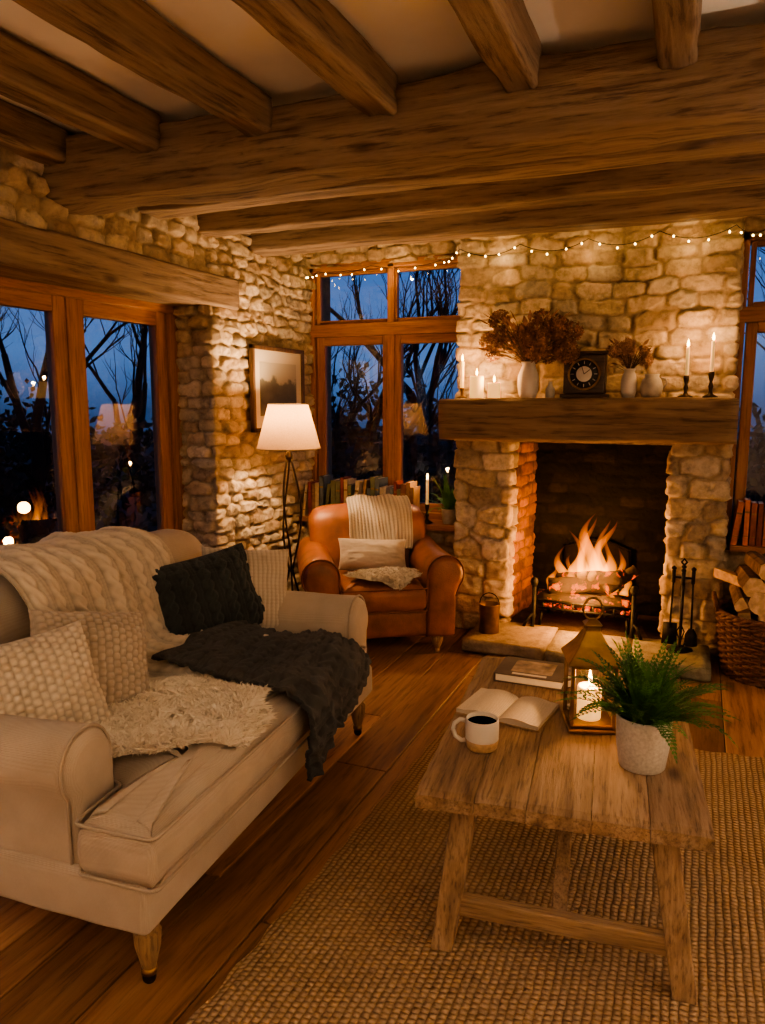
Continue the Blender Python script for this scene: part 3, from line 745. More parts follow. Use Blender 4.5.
def plain(u,v): return 0*u+1
def stitch_shade(pt):  # darkens gaps between stitches in the vertex colour, as painted shade
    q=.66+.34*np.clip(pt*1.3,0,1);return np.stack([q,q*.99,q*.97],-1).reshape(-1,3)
def pillow(name,w,h,t,mat,par,loc,rot,pat=plain,amp=.006,seed=0,n=96,sag=.0):
    g=np.linspace(-1,1,n+1);U,Vv=np.meshgrid(g,g,indexing='ij')
    T=t/2*np.clip((1-np.abs(U)**3.2),0,1)**.55*np.clip((1-np.abs(Vv)**3.2),0,1)**.55
    px=U*w/2*(1-.06*(1-Vv**2)*np.abs(U));pz=Vv*h/2*(1-.06*(1-U**2)*np.abs(Vv))
    pz=pz-sag*(1-U**2)*(Vv>0)*Vv
    edge=np.clip(T/(t*.15),0,1)
    vs=[];cs=[]
    P0=pat(U*w/2+1,Vv*h/2+1)
    for sgn in(1,-1):
        wr=fbm(U*2.2,Vv*2.2,sgn*3+seed,seed,3)*t*.06*edge
        Y=-sgn*(T+P0*amp*edge+wr)
        vs.append(np.stack([px,Y,pz],-1).reshape(-1,3));cs.append(stitch_shade(P0))
    idx=np.arange((n+1)**2).reshape(n+1,n+1)
    f=np.stack([idx[:-1,:-1],idx[1:,:-1],idx[1:,1:],idx[:-1,1:]],-1).reshape(-1,4)
    V=np.concatenate(vs);F=np.concatenate([f,f[:,::-1]+(n+1)**2])
    o=mk(name,V,F,mat,par,True,np.concatenate(cs),loc=loc,rot=rot)
    bm=bmesh.new();bm.from_mesh(o.data);bmesh.ops.remove_doubles(bm,verts=bm.verts,dist=.0004);bm.to_mesh(o.data);bm.free()
    return o
def chaikin_open(p,it):
    p=[tuple(q) for q in p]
    for _ in range(it):
        q=[p[0]]
        for a,b in zip(p[:-1],p[1:]):
            q.append((a[0]*.75+b[0]*.25,a[1]*.75+b[1]*.25));q.append((a[0]*.25+b[0]*.75,a[1]*.25+b[1]*.75))
        q.append(p[-1]);p=q
    return p
def drape(name,prof,s0,s1,y0,y1,mat,par,pat,amp=.007,lift=.012,fold=.02,ff=5,skew=0,seed=0,res=.005,edge=.03,gather=0,rotpat=False,slant=0):
    P=np.array(chaikin_open(prof,3));seg=np.linalg.norm(np.diff(P,axis=0),axis=1);S=np.concatenate([[0],np.cumsum(seg)])
    tot=S[-1];a,b=s0,(s1 if s1>0 else tot)
    ns=int((b-a)/res);s=np.linspace(a,b,ns+1);nw=int((y1-y0)/res);w=np.linspace(0,1,nw+1)
    X=np.interp(s,S,P[:,0]);Z=np.interp(s,S,P[:,1])
    tx=np.gradient(X,s);tz=np.gradient(Z,s)
    for _ in range(6):
        tx=np.convolve(np.pad(tx,3,'edge'),np.ones(7)/7,'valid');tz=np.convolve(np.pad(tz,3,'edge'),np.ones(7)/7,'valid')
    l=np.hypot(tx,tz);nx_,nz_=-tz/l,tx/l
    SS,WW=np.meshgrid(s,w,indexing='ij')
    endw=edge*fbm(WW*3+seed,0*WW,seed,seed+4,2)
    f01=(SS-a)/(b-a)
    wid=(y1-y0)*(1-gather*f01)
    Y=y0+(y1-y0)*.5+(WW-.5)*wid+skew*(f01)+edge*vn(SS*4,WW*2,seed,seed+8)
    Seff=np.clip(SS+endw*(f01-.5)*2-slant*WW*f01,0,tot)
    X2=np.interp(Seff,S,P[:,0]);Z2=np.interp(Seff,S,P[:,1])
    NX=np.interp(Seff,s,nx_);NZ=np.interp(Seff,s,nz_)
    fo=(1-np.abs(vn(Y*ff+.5*SS,SS*1.1,seed,seed+1)))**2.2*fold+ (1-np.abs(vn(Y*ff*1.9-1.5*SS,SS*2.5,seed,seed+2)))**2.5*fold*.5
    A=(WW*(y1-y0));Bc=SS
    p0=pat(Bc,A) if rotpat else pat(A,Bc)
    lf=lift(f01) if callable(lift) else lift
    H=lf+fo+p0*amp
    V=np.stack([X2+NX*H,Y,Z2+NZ*H],-1)
    n1,n2=ns+1,nw+1;idx=np.arange(n1*n2).reshape(n1,n2)
    f=np.stack([idx[:-1,:-1],idx[1:,:-1],idx[1:,1:],idx[:-1,1:]],-1).reshape(-1,4)
    o=mk(name,V.reshape(-1,3),f,mat,par,True,stitch_shade(p0))
    m=o.modifiers.new('sol','SOLIDIFY');m.thickness=.016;m.offset=-1
    return o
def _vq(x,y,s): return mnoise.noise(Vector((x,y,s*3.1)))
def fleece(name,outline_fn,cx,cy,rx,ry,z_fn,par,n=5200,ln=.035,seed=0,rot=0,mat=None):
    r=random.Random(seed);V=[];F=[]
    K=48;rings=8;sv=[];sf=[]
    def place(q,t):
        a=q*outline_fn(t)*rx*math.cos(t);b=q*outline_fn(t)*ry*math.sin(t)
        return cx+a*math.cos(rot)-b*math.sin(rot),cy+a*math.sin(rot)+b*math.cos(rot)
    for i in range(rings+1):
        for k in range(K):
            t=2*pi*k/K;x,y=place(max(.001,i/rings),t);sv.append((x,y,z_fn(x,y)+.020+.006*math.sin(9*x+7*y)*(1-i/rings)-.008*(i==rings)))
    for i in range(rings):
        for k in range(K):
            a=i*K+k;b=i*K+(k+1)%K;sf.append((a,b,b+K,a+K))
    mk(name+'_hide',sv,sf,mat or M['fur'],par,True,np.ones((len(sv),3)))
    for _ in range(n):
        t=r.uniform(0,2*pi);q=math.sqrt(r.random())*1.02
        x,y=place(q,t);z=z_fn(x,y)+.014
        an=float(_vq(x*26,y*26,seed))*pi*3+r.uniform(-.6,.6);tilt=.6
        d=Vector((math.cos(an)*tilt+math.cos(t+rot)*q*.6,math.sin(an)*tilt+math.sin(t+rot)*q*.6,r.uniform(.5,1.0))).normalized()
        l=ln*r.uniform(.6,1.2);wv=d.cross(Vector((r.uniform(-1,1),r.uniform(-1,1),.3))).normalized()*.0028
        p0=Vector((x,y,z));p1=p0+d*l*.5;p2=p0+d*l+Vector((d.x,d.y,-.5))*l*.35
        b=len(V);V+=[tuple(p0-wv),tuple(p0+wv),tuple(p1+wv),tuple(p1-wv),tuple(p2)]
        F+=[(b,b+1,b+2,b+3),(b+3,b+2,b+4)]
    return mk(name+'_wool',V,F,mat or M['fur'],par,True,np.ones((len(V),3)))

# ---------------- SOFA
SY=.94;SA=math.radians(4);SL0=(-1.675,2.045,0)
SO=root('sofa',SL0,SA,(1,SY,1))
rect=lambda x0,x1,y0,y1:[(x0,y0),(x1,y0),(x1,y1),(x0,y1)]
slab('base',rect(-.47,.48,-.86,.86),.175,.315,M['linen'],SO,0,.025,None,1,.002)
tsh=[(-.22,-.665),(.285,-.665),(.295,-.875),(.52,-.875),(.52,.66),(-.22,.66)]
slab('seat_cushion',tsh,.30,.468,M['linen'],SO,.026,.068,M['linenp'],2,.007,cen=(.41,-.45))
roll_arm('arm_a',-.44,.275,-.665,-1,.18,.645,.100,M['linen'],SO,M['linenp'],1.75)
roll_arm('arm_b',-.44,.46,.655,1,.18,.635,.112,M['linen'],SO,M['linenp'],1.6)
bp=[(-.47,.17),(-.52,.5),(-.545,.74),(-.53,.85),(-.45,.885),(-.36,.875),(-.30,.80),(-.27,.66),(-.20,.45),(-.18,.17)]
couch_back('back',-.82,.84,bp,M['linen'],SO,.16,4)
for i,(x,y) in enumerate([(.43,-.79),(.43,.79),(-.42,-.79),(-.42,.79)]): turned_leg('leg_%d'%(i+1),x,y,.18,M['legwood'],SO)
prof=[(-.55,.40),(-.565,.70),(-.56,.86),(-.49,.905),(-.38,.90),(-.29,.85),(-.26,.72),(-.22,.56),(-.17,.51),(-.08,.495),(.1,.497),(.36,.49),(.47,.482),(.525,.455),(.540,.40),(.535,.30),(.53,.05)]
T1=root('knitted_throw',SL0,SA,(1,SY,1))
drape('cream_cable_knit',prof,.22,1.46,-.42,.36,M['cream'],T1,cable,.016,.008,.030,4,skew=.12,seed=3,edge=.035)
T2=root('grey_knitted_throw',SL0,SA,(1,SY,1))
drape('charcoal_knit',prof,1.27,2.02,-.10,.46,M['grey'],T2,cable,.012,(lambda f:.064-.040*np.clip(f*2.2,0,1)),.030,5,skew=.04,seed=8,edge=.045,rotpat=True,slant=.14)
SK=root('sheepskin',SL0,SA,(1,SY,1))
zf=lambda x,y:.494 if x<.44 else .494-max(0,(x-.44))**1.5*2.2
fleece('fleece',lambda t:1+.10*math.sin(3*t+1)+.07*math.sin(5*t)+.05*math.sin(11*t),.22,-.36,.23,.36,zf,SK,n=20000,ln=.036,seed=5,rot=-.45)
def lcl(x,y,z):
    y*=SY;return (SL0[0]+x*math.cos(SA)-y*math.sin(SA),SL0[1]+x*math.sin(SA)+y*math.cos(SA),z)
def place_pillow(name,loc,rz,tilt,w,h,t,mat,pat,amp,seed,roll=0,sag=0):
    o=pillow(name,w,h,t,mat,None,loc,None,pat,amp,seed,sag=sag)
    o.rotation_euler=(Matrix.Rotation(math.radians(rz),3,'Z')@Matrix.Rotation(math.radians(-tilt),3,'X')@Matrix.Rotation(math.radians(roll),3,'Y')).to_euler()
    return o
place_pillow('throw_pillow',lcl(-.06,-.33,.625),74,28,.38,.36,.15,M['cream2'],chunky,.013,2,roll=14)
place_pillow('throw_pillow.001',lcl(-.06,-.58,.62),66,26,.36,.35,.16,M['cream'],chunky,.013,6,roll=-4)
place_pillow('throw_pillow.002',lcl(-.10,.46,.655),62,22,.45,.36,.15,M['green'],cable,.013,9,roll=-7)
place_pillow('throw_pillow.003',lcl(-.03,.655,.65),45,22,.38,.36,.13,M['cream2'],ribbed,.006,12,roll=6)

# ---------------- ARMCHAIR
AR=math.radians(-58);AP=(-1.765,4.08,0)
AC=root('leather_armchair',AP,AR)
slab('base',rect(-.37,.36,-.37,.37),.11,.27,M['leather'],AC,0,.03,None,5,.003)
slab('seat_cushion',[(-.2,-.24),(.40,-.24),(.40,.24),(-.2,.24)],.26,.42,M['leather'],AC,.03,.055,M['leatherp'],6,.008)
roll_arm('arm_a',-.36,.39,-.245,-1,.11,.585,.108,M['leather'],AC,M['leatherp'],1.5)
roll_arm('arm_b',-.36,.39,.245,1,.11,.585,.108,M['leather'],AC,M['leatherp'],1.5)
cbp=[(-.36,.12),(-.40,.45),(-.45,.66),(-.45,.745),(-.39,.785),(-.30,.775),(-.23,.71),(-.20,.58),(-.14,.42),(-.12,.12)]
couch_back('back',-.37,.37,cbp,M['leather'],AC,.14,9)
for i,(x,y) in enumerate([(.31,-.32),(.31,.32),(-.3,-.3),(-.3,.3)]): turned_leg('leg_%d'%(i+1),x,y,.12,M['legwood'],AC,False)
cprof=[(-.43,.45),(-.47,.64),(-.475,.755),(-.41,.80),(-.30,.80),(-.20,.73),(-.17,.60),(-.12,.50),(-.04,.46),(.1,.46)]
T3=root('knitted_throw.001',AP,AR)
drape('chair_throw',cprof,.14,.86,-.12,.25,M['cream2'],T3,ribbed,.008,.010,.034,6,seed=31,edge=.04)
def acl(x,y,z):
    return (AP[0]+x*math.cos(AR)-y*math.sin(AR),AP[1]+x*math.sin(AR)+y*math.cos(AR),z)
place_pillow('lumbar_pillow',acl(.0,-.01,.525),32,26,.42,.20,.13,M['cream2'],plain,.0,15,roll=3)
SK2=root('sheepskin.001',AP,AR)
zf2=lambda x,y:.445 if x<.36 else .445-(x-.36)*1.2
fleece('fleece',lambda t:1+.1*math.sin(3*t)+.06*math.sin(7*t),.26,.03,.13,.19,zf2,SK2,n=5200,ln=.028,seed=9,mat=M['cream'])

# ================================================================= COFFEE TABLE
TA=math.radians(6);CT=root('coffee_table',(-.32,2.265,0),TA)
TZ=.46
tb=MB();rr=random.Random(4);W=.71;Lh=.545
bw=[.15,.13,.155,.135,.14];x=-W/2
for i,w in enumerate(bw):
    ny=40;nx=6;V=[];F=[];c=(rr.random(),rr.random(),rr.random());g=.0008
    e0=rr.uniform(-.004,.004);e1=rr.uniform(-.004,.004)
    A=np.linspace(0,1,nx+1);Bq=np.linspace(0,1,ny+1)
    for k,zb in((0,TZ-.042),(1,TZ)):
        for a in A:
            for b in Bq:
                X=x+g+(w-2*g)*a;Y=-Lh+e0+(2*Lh+e1-e0)*b
                ed=min(a,1-a)*(w);z=zb
                if k: z+= -.0022*(1-min(1,ed/.006))-.006*(1-min(1,min(b,1-b)*2*Lh/.03))+.002*float(vn(X*12,Y*3,i,7))
                V.append((X,Y,z))
    nn=(nx+1)*(ny+1)
    for a in range(nx):
        for b in range(ny):
            q=a*(ny+1)+b;F.append((q,q+1,q+ny+2,q+ny+1));q+=nn;F.append((q,q+ny+1,q+ny+2,q+1))
    for b in range(ny):
        q=b;F.append((q,q+nn,q+nn+1,q+1));q=nx*(ny+1)+b;F.append((q,q+1,q+nn+1,q+nn))
    for a in range(nx):
        q=a*(ny+1);F.append((q,q+ny+1,q+ny+1+nn,q+nn));q=a*(ny+1)+ny;F.append((q,q+nn,q+ny+1+nn,q+ny+1))
    tb.add(V,F,c);x+=w
o=tb.obj('table_top',M['tabY'],CT,False);fixn(o)
for sy,tag in((-1,'near'),(1,'far')):
    for sx in(-1,1):
        p0=Vector((sx*.245+.005,sy*.42,TZ-.045));p1=Vector((sx*.300+.015,sy*.510,.012))
        mbq=MB();a=.034;b=.028
        v=[]
        for p,k in((p1,.85),(p0,1.0)):
            for ex,ey in((-1,-1),(1,-1),(1,1),(-1,1)): v.append((p.x+ex*a*k,p.y+ey*b*k,p.z))
        mbq.add(v,BF);ob=mbq.obj('leg_%s_%d'%(tag,sx),M['tabZ'],CT,False);bevel(ob,.005)
    box('apron_'+tag,-.27,.27,sy*.42-.02,sy*.42+.02,TZ-.08,TZ-.042,M['tabX'],CT,.004)
    box('stretcher_'+tag,-.275,.295,sy*.485-.016,sy*.485+.016,.10,.152,M['tabX'],CT,.004)
box('batten_mid',-.28,.28,-.03,.03,TZ-.07,TZ-.042,M['tabX'],CT,.004)
tb2=MB()
for sy in(-1,1):
    p0=Vector((0.01,sy*.47,.13));p1=Vector((0.01,sy*.08,TZ-.06));v=[]
    for p in(p0,p1):
        for ex,ey in((-1,-1),(1,-1),(1,1),(-1,1)): v.append((p.x+ex*.02,p.y+ey*.016,p.z))
    tb2.add(v,BF)
ob=tb2.obj('braces',M['tabZ'],CT,False);bevel(ob,.004)

MG=root('coffee_mug',(-.523,1.985,TZ+.001),3.35)
lathe('cup',[(.0,.0),(.038,.0),(.043,.006),(.047,.03),(.048,.06),(.047,.088),(.0455,.091),(.043,.088),(.043,.03),(.038,.012),(0,.010)],M['ceramic'],MG,36)
lathe('tan_band',[(.0388,.0005),(.044,.006),(.0483,.030),(.0470,.031)],M['mugtan'],MG,36)
lathe('coffee',[(0,.078),(.0428,.078)],M['coffee'],MG,30)
tube('handle',[(.045,0,.078),(.063,0,.082),(.079,0,.068),(.083,0,.050),(.076,0,.030),(.059,0,.018),(.044,0,.020)],[.0065]*7,M['ceramic'],MG,10)
OB=root('open_book',(-.515,2.27,TZ+.001),TA+math.radians(-14))
def openbook(par):
    V=[];F=[];n=16;hw=.135;hh=.10
    for i in range(2*n+1):
        t=(i-n)/n;a=abs(t);z=.008+.018*(math.sin(min(1,a*1.25)*pi/1.25)**.8)*(1-.35*a) if a>0 else .006
        for y in(-hh,hh): V.append((t*hw,y,z))
    for i in range(2*n): F.append((2*i,2*i+2,2*i+3,2*i+1))
    m=len(V)
    for i in range(2*n+1):
        t=(i-n)/n
        for y in(-hh,hh): V.append((t*hw,y,.003))
    for i in range(2*n): F.append((m+2*i,m+2*i+1,m+2*i+3,m+2*i+2));F.append((2*i,m+2*i,m+2*i+2,2*i+2));F.append((2*i+1,2*i+3,m+2*i+3,m+2*i+1))
    F.append((0,1,m+1,m));e=4*n;F.append((e,m+e,m+e+1,e+1))
    o=mk('pages',V,F,M['pagetext'],par,False);fixn(o)
    box('cover',-hw-.004,hw+.004,-hh-.004,hh+.004,0,.004,simple('book_cover_tan',(.35,.24,.14),.7),par,.001)
def page_mat():
    m,nt,out=mat_new('printed_pages');p=N(nt,'BsdfPrincipled');tc=N(nt,'TexCoord')
    s=N(nt,'SeparateXYZ');L(nt,tc.outputs['Object'],s.inputs[0])
    w=N(nt,'Math',operation='MULTIPLY');w.inputs[1].default_value=pi*2/.0085;L(nt,s.outputs[1],w.inputs[0])
    si=N(nt,'Math',operation='SINE');L(nt,w.outputs[0],si.inputs[0])
    n=N(nt,'TexNoise');n.inputs['Scale'].default_value=260;L(nt,tc.outputs['Object'],n.inputs['Vector'])
    ad=N(nt,'Math',operation='MULTIPLY_ADD');ad.inputs[1].default_value=2.2;L(nt,n.outputs['Fac'],ad.inputs[0]);L(nt,si.outputs[0],ad.inputs[2])
    r=ramp(nt,ad.outputs[0],[(.9,(.74,.66,.52)),(1,(.50,.43,.33))])
    L(nt,r.outputs[0],p.inputs['Base Color']);p.inputs['Roughness'].default_value=.85
    L(nt,p.outputs[0],out.inputs[0]);return m
M['pagetext']=page_mat();openbook(OB)
def closed_book(name,loc,rz,w,h,t,cov,parent=None):
    r=root(name,loc,rz)
    box('pages',-w/2+.004,w/2-.006,-h/2+.005,h/2-.005,.003,t-.003,M['paper'],r)
    box('cover_bottom',-w/2,w/2,-h/2,h/2,0,.004,cov,r,.001);box('cover_top',-w/2,w/2,-h/2,h/2,t-.004,t,cov,r,.001)
    box('spine',-w/2-.003,-w/2+.004,-h/2,h/2,0,t,cov,r,.002)
    return r
cb=closed_book('closed_book',(-.50,2.60,TZ+.001),TA+math.radians(-6),.24,.19,.032,simple('book_cover_dark',(.10,.075,.06),.5,nscale=8,var=.5))
box('cover_photo',-.07,.075,-.055,.065,.0322,.0332,simple('book_cover_print',(.33,.24,.17),.5,nscale=25,var=.6,bump=0),cb)
box('title_strip',-.06,.06,-.082,-.068,.0322,.0332,M['paper'],cb)
LN=root('brass_lantern',(-.262,2.262,TZ+.001),TA+math.radians(12))
b=.072
box('base_plate',-b,b,-b,b,0,.014,M['brass'],LN,.004);box('base_step',-b*.88,b*.88,-b*.88,b*.88,.014,.026,M['brass'],LN,.004)
for sx in(-1,1):
    for sy in(-1,1): box('post',sx*b*.86-.006,sx*b*.86+.006,sy*b*.86-.006,sy*b*.86+.006,.02,.21,M['brass'],LN,.002)
for sx in(-1,1):
    mk('glass_pane',[(sx*b*.86,-b*.8,.026),(sx*b*.86,b*.8,.026),(sx*b*.86,b*.8,.205),(sx*b*.86,-b*.8,.205)],[(0,1,2,3)],M['lglass'],LN,False)
    mk('glass_pane',[(-b*.8,sx*b*.86,.026),(b*.8,sx*b*.86,.026),(b*.8,sx*b*.86,.205),(-b*.8,sx*b*.86,.205)],[(0,1,2,3)],M['lglass'],LN,False)
    box('rail_top',-b*.9,b*.9,sx*b*.86-.006,sx*b*.86+.006,.20,.215,M['brass'],LN,.002);box('rail_side',sx*b*.86-.006,sx*b*.86+.006,-b*.9,b*.9,.20,.215,M['brass'],LN,.002)
lv=[(b*1.08,.212),(b*1.08,.218),(b*.62,.262),(b*.34,.300),(b*.30,.303),(b*.30,.318),(b*.38,.322),(b*.12,.338)]
V=[];F=[]
for q,z in lv: V+=[(-q,-q,z),(q,-q,z),(q,q,z),(-q,q,z)]
for i in range(len(lv)-1):
    for k in range(4): a=i*4+k;c=i*4+(k+1)%4;F.append((a,c,c+4,a+4))
F.append((3,2,1,0));e=(len(lv)-1)*4;F.append((e,e+1,e+2,e+3))
bevel(mk('roof',V,F,M['brass'],LN,False),.003)
closed_tube('ring_handle',[(.028*math.cos(t),0,.368+.034*math.sin(t)) for t in np.linspace(0,2*pi,20)[:-1]],.0035,M['brass'],LN,6)
FPROF=[(0,-.012),(.004,-.008),(.0058,0),(.0045,.010),(.002,.020),(0,.028)]
def candle(par,x,y,z,r,h,e=1.2,mat='waxglow',fs=1.0):
    lathe('candle',[(0,0),(r*.98,0),(r,.004),(r,h-.004),(r*.93,h),(r*.6,h-.004),(0,h-.005)],M[mat],par,24,loc=(x,y,z))
    tube('wick',[(x,y,z+h-.006),(x+.001,y,z+h+.008)],.0012,M['black'],par,5)
    lathe('candle_flame',[(a*fs,b*fs) for a,b in FPROF],M['flame'],par,12,loc=(x,y,z+h+.016*fs))
    light('candle_light',(x,y,z+h+.03),e*2.6,(1,.50,.19),.012,par)
candle(LN,0,0,.026,.036,.10,1.8,fs=1.2)
def frond(mb,base,az,el,ln,wid,r,npair=18,droop=1.0):
    d=Vector((math.cos(az)*math.cos(el),math.sin(az)*math.cos(el),math.sin(el)));p=Vector(base);pts=[p.copy()];st=ln/npair
    for i in range(npair):
        d=(d+Vector((0,0,-.07*droop*(i/npair+.3)))).normalized();p=p+d*st;pts.append(p.copy())
    v,f=tube_geo(pts,[.0016*(1-.7*i/npair) for i in range(npair+1)],4);mb.add(v,f)
    for i in range(1,npair+1):
        t=i/npair;dd=(pts[i]-pts[i-1]).normalized();side=dd.cross(Vector((0,0,1)))
        side=side.normalized() if side.length>.01 else Vector((1,0,0));upv=side.cross(dd)
        w=wid*math.sin(pi*min(1,t*.86+.12))**.8*(1.05-t*.35)
        for s in(-1,1):
            dr=(side*s+dd*.45+upv*r.uniform(-.1,.25)).normalized();tip=pts[i]+dr*w;lw=st*.42
            m1=pts[i]+dr*w*.45
            a=pts[i]-dd*lw*.3;mb.add([tuple(a),tuple(m1-dd*lw),tuple(tip),tuple(m1+dd*lw)],[(0,1,2,3)])
            m2=pts[i]+dr*w*.7
            mb.add([tuple(m1),tuple(m2-dd*lw*1.5-dr*w*.1),tuple(m2+dr*w*.1)],[(0,1,2)]);mb.add([tuple(m1),tuple(m2+dr*w*.1),tuple(m2+dd*lw*1.5-dr*w*.1)],[(0,1,2)])
def fern(name,loc,potr,poth,nf,ln,wid,pot,leaf,seed=1):
    R=root(name,loc);r=random.Random(seed)
    lathe('pot',[(0,0),(potr*.80,0),(potr*.84,.004),(potr*.97,poth*.5),(potr,poth*.9),(potr*1.01,poth),(potr*.93,poth),(potr*.90,poth*.86),(0,poth*.85)],pot,R,40)
    lathe('soil',[(0,poth*.875),(potr*.9,poth*.86)],M['soil'],R,24)
    mb=MB()
    for i in range(nf):
        az=r.uniform(0,2*pi);el=r.uniform(.45,1.45);l=ln*r.uniform(.55,1.1)
        frond(mb,(math.cos(az)*potr*.3,math.sin(az)*potr*.3,poth*.86),az,el,l,wid*r.uniform(.8,1.2),r,droop=r.uniform(.8,1.6))
    mb.obj('fronds',leaf,R,False);return R
fern('potted_fern',(-.092,2.055,TZ+.001),.073,.145,115,.225,.026,M['speck'],M['fern'],3)
fern('potted_houseplant',(-1.50,4.72,.636),.05,.10,45,.24,.03,M['stonew'],M['darkgreen'],8)

# ================================================================= FLOOR LAMP AND ADDED FILL LAMPS
BULB=emis('lamp_bulb_glow',(1,.7,.38),10)
def floorlamp(name,loc,e,col=(1,.64,.34)):
    R=root(name,loc)
    sh=lathe('shade',[(.118,1.425),(.19,1.165)],M['shade'],R,48)
    bm=bmesh.new();bm.from_mesh(sh.data);fc=[f for f in bm.faces if len(f.verts)>4];bmesh.ops.delete(bm,geom=fc,context='FACES_ONLY');bm.to_mesh(sh.data);bm.free()
    closed_tube('rim_top',[(.118*math.cos(t),.118*math.sin(t),1.425) for t in np.linspace(0,2*pi,40)[:-1]],.003,M['linenp'],R,6)
    closed_tube('rim_bottom',[(.19*math.cos(t),.19*math.sin(t),1.165) for t in np.linspace(0,2*pi,40)[:-1]],.003,M['linenp'],R,6)
    mb=MB()
    for k in range(3):
        pts=[]
        for i in range(40):
            t=i/39;z=1.10*(1-t)
            rad=.012+.055*math.sin(pi*min(1,t/.62)) if t<.62 else .012+.15*((t-.62)/.38)**1.2
            an=2*pi*k/3+1.9*t*(1 if t<.62 else .62/t) ;pts.append((rad*math.cos(an),rad*math.sin(an),z+.006))
        mb.tube(pts,.0065,7)
    mb.tube([(0,0,1.08),(0,0,1.22)],.009,8)
    vv,ff=lathe_geo([(0,1.09),(.02,1.10),(.024,1.12),(.012,1.15),(.012,1.2)],14);mb.add(vv,ff)
    vv,ff=lathe_geo([(.011,.41),(.022,.42),(.011,.43)],14);mb.add(vv,ff)
    for k in range(3):
        a=2*pi*k/3;mb.tube([(0,0,1.41),(.118*math.cos(a),.118*math.sin(a),1.415)],.002,5)
    mb.obj('twisted_iron_stand',M['bronze'],R)
    lathe('bulb',[(0,1.22),(.014,1.22),(.016,1.24),(.03,1.275),(.028,1.31),(.012,1.33),(0,1.332)],BULB,R,16)
    light('lamp_light',(0,0,1.345),e,col,.045,R)
    return R
floorlamp('floor_lamp',(-2.25,3.92,0),58)
FC=(1,.80,.60)
floorlamp('added_fill_lamp.001',(1.4,-.35,0),250,FC)  # this lamp and those below are unseen, added to fill the room
floorlamp('added_fill_lamp.002',(1.95,2.1,0),250,FC)
floorlamp('added_fill_lamp.003',(-1.7,-.9,0),250,FC)

# ================================================================= FRAMED PICTURE
PF=root('framed_picture')
X0=XL+.065;fy0,fy1,fz0,fz1=3.985,4.635,1.25,1.785;fw=.026
DW=wood('walnut_frame',[(.05,.028,.014),(.09,.05,.026),(.14,.085,.045)],'Z',18,.45,.15)
box('frame_left',X0-.02,X0+.01,fy0,fy0+fw,fz0,fz1,DW,PF,.004);box('frame_right',X0-.02,X0+.01,fy1-fw,fy1,fz0,fz1,DW,PF,.004)
box('frame_top',X0-.02,X0+.01,fy0,fy1,fz1-fw,fz1,DW,PF,.004);box('frame_bottom',X0-.02,X0+.01,fy0,fy1,fz0,fz0+fw,DW,PF,.004)
box('mount',X0-.02,X0-.006,fy0+.02,fy1-.02,fz0+.02,fz1-.02,simple('mount_board',(.50,.44,.35),.8,nscale=4,var=.03,bump=0),PF)
def art_mat():
    m,nt,out=mat_new('landscape_print');p=N(nt,'BsdfPrincipled');tc=N(nt,'TexCoord');s=N(nt,'SeparateXYZ');L(nt,tc.outputs['Generated'],s.inputs[0])
    n=N(nt,'TexNoise');n.inputs['Scale'].default_value=3.5;n.inputs['Detail'].default_value=8;L(nt,tc.outputs['Generated'],n.inputs['Vector'])
    ad=N(nt,'Math',operation='MULTIPLY_ADD');ad.inputs[1].default_value=.8;L(nt,n.outputs['Fac'],ad.inputs[0]);L(nt,s.outputs[2],ad.inputs[2])
    mr=N(nt,'Math',operation='MULTIPLY');mr.inputs[1].default_value=.7;L(nt,ad.outputs[0],mr.inputs[0])
    r=ramp(nt,mr.outputs[0],[(.32,(.14,.12,.085)),(.52,(.045,.042,.034)),(.74,(.10,.095,.075)),(.80,(.34,.31,.25))])
    L(nt,r.outputs[0],p.inputs['Base Color']);p.inputs['Roughness'].default_value=.6;L(nt,p.outputs[0],out.inputs[0]);return m
box('print',X0-.015,X0-.004,fy0+.095,fy1-.095,fz0+.10,fz1-.10,art_mat(),PF)

# ================================================================= MANTEL ITEMS
MZ=1.462;MY=4.32
c=root('taper_candle',(-1.302,MY,MZ));lathe('holder',[(0,0),(.03,0),(.03,.006),(.01,.012),(.008,.04),(.014,.05),(.014,.058),(0,.058)],M['brass'],c,16);candle(c,0,0,.055,.011,.155,1.3)
c=root('pillar_candle',(-1.205,MY-.03,MZ));candle(c,0,0,0,.040,.125,1.6)
c=root('pillar_candle.001',(-1.10,MY-.035,MZ));candle(c,0,0,0,.036,.085,1.6)
c=root('candlestick',(-.075,MY,MZ));CS=[(0,0),(.038,0),(.038,.006),(.014,.016),(.008,.03),(.013,.05),(.007,.07),(.012,.085),(.015,.10),(.015,.115),(0,.115)]
lathe('stick',CS,M['bronze'],c,18);candle(c,0,0,.11,.0095,.15,1.3,mat='wax')
c=root('candlestick.001',(.045,MY-.01,MZ));lathe('stick',[(a,b*1.15) for a,b in CS],M['bronze'],c,18);candle(c,0,0,.128,.0095,.16,1.3,mat='wax')
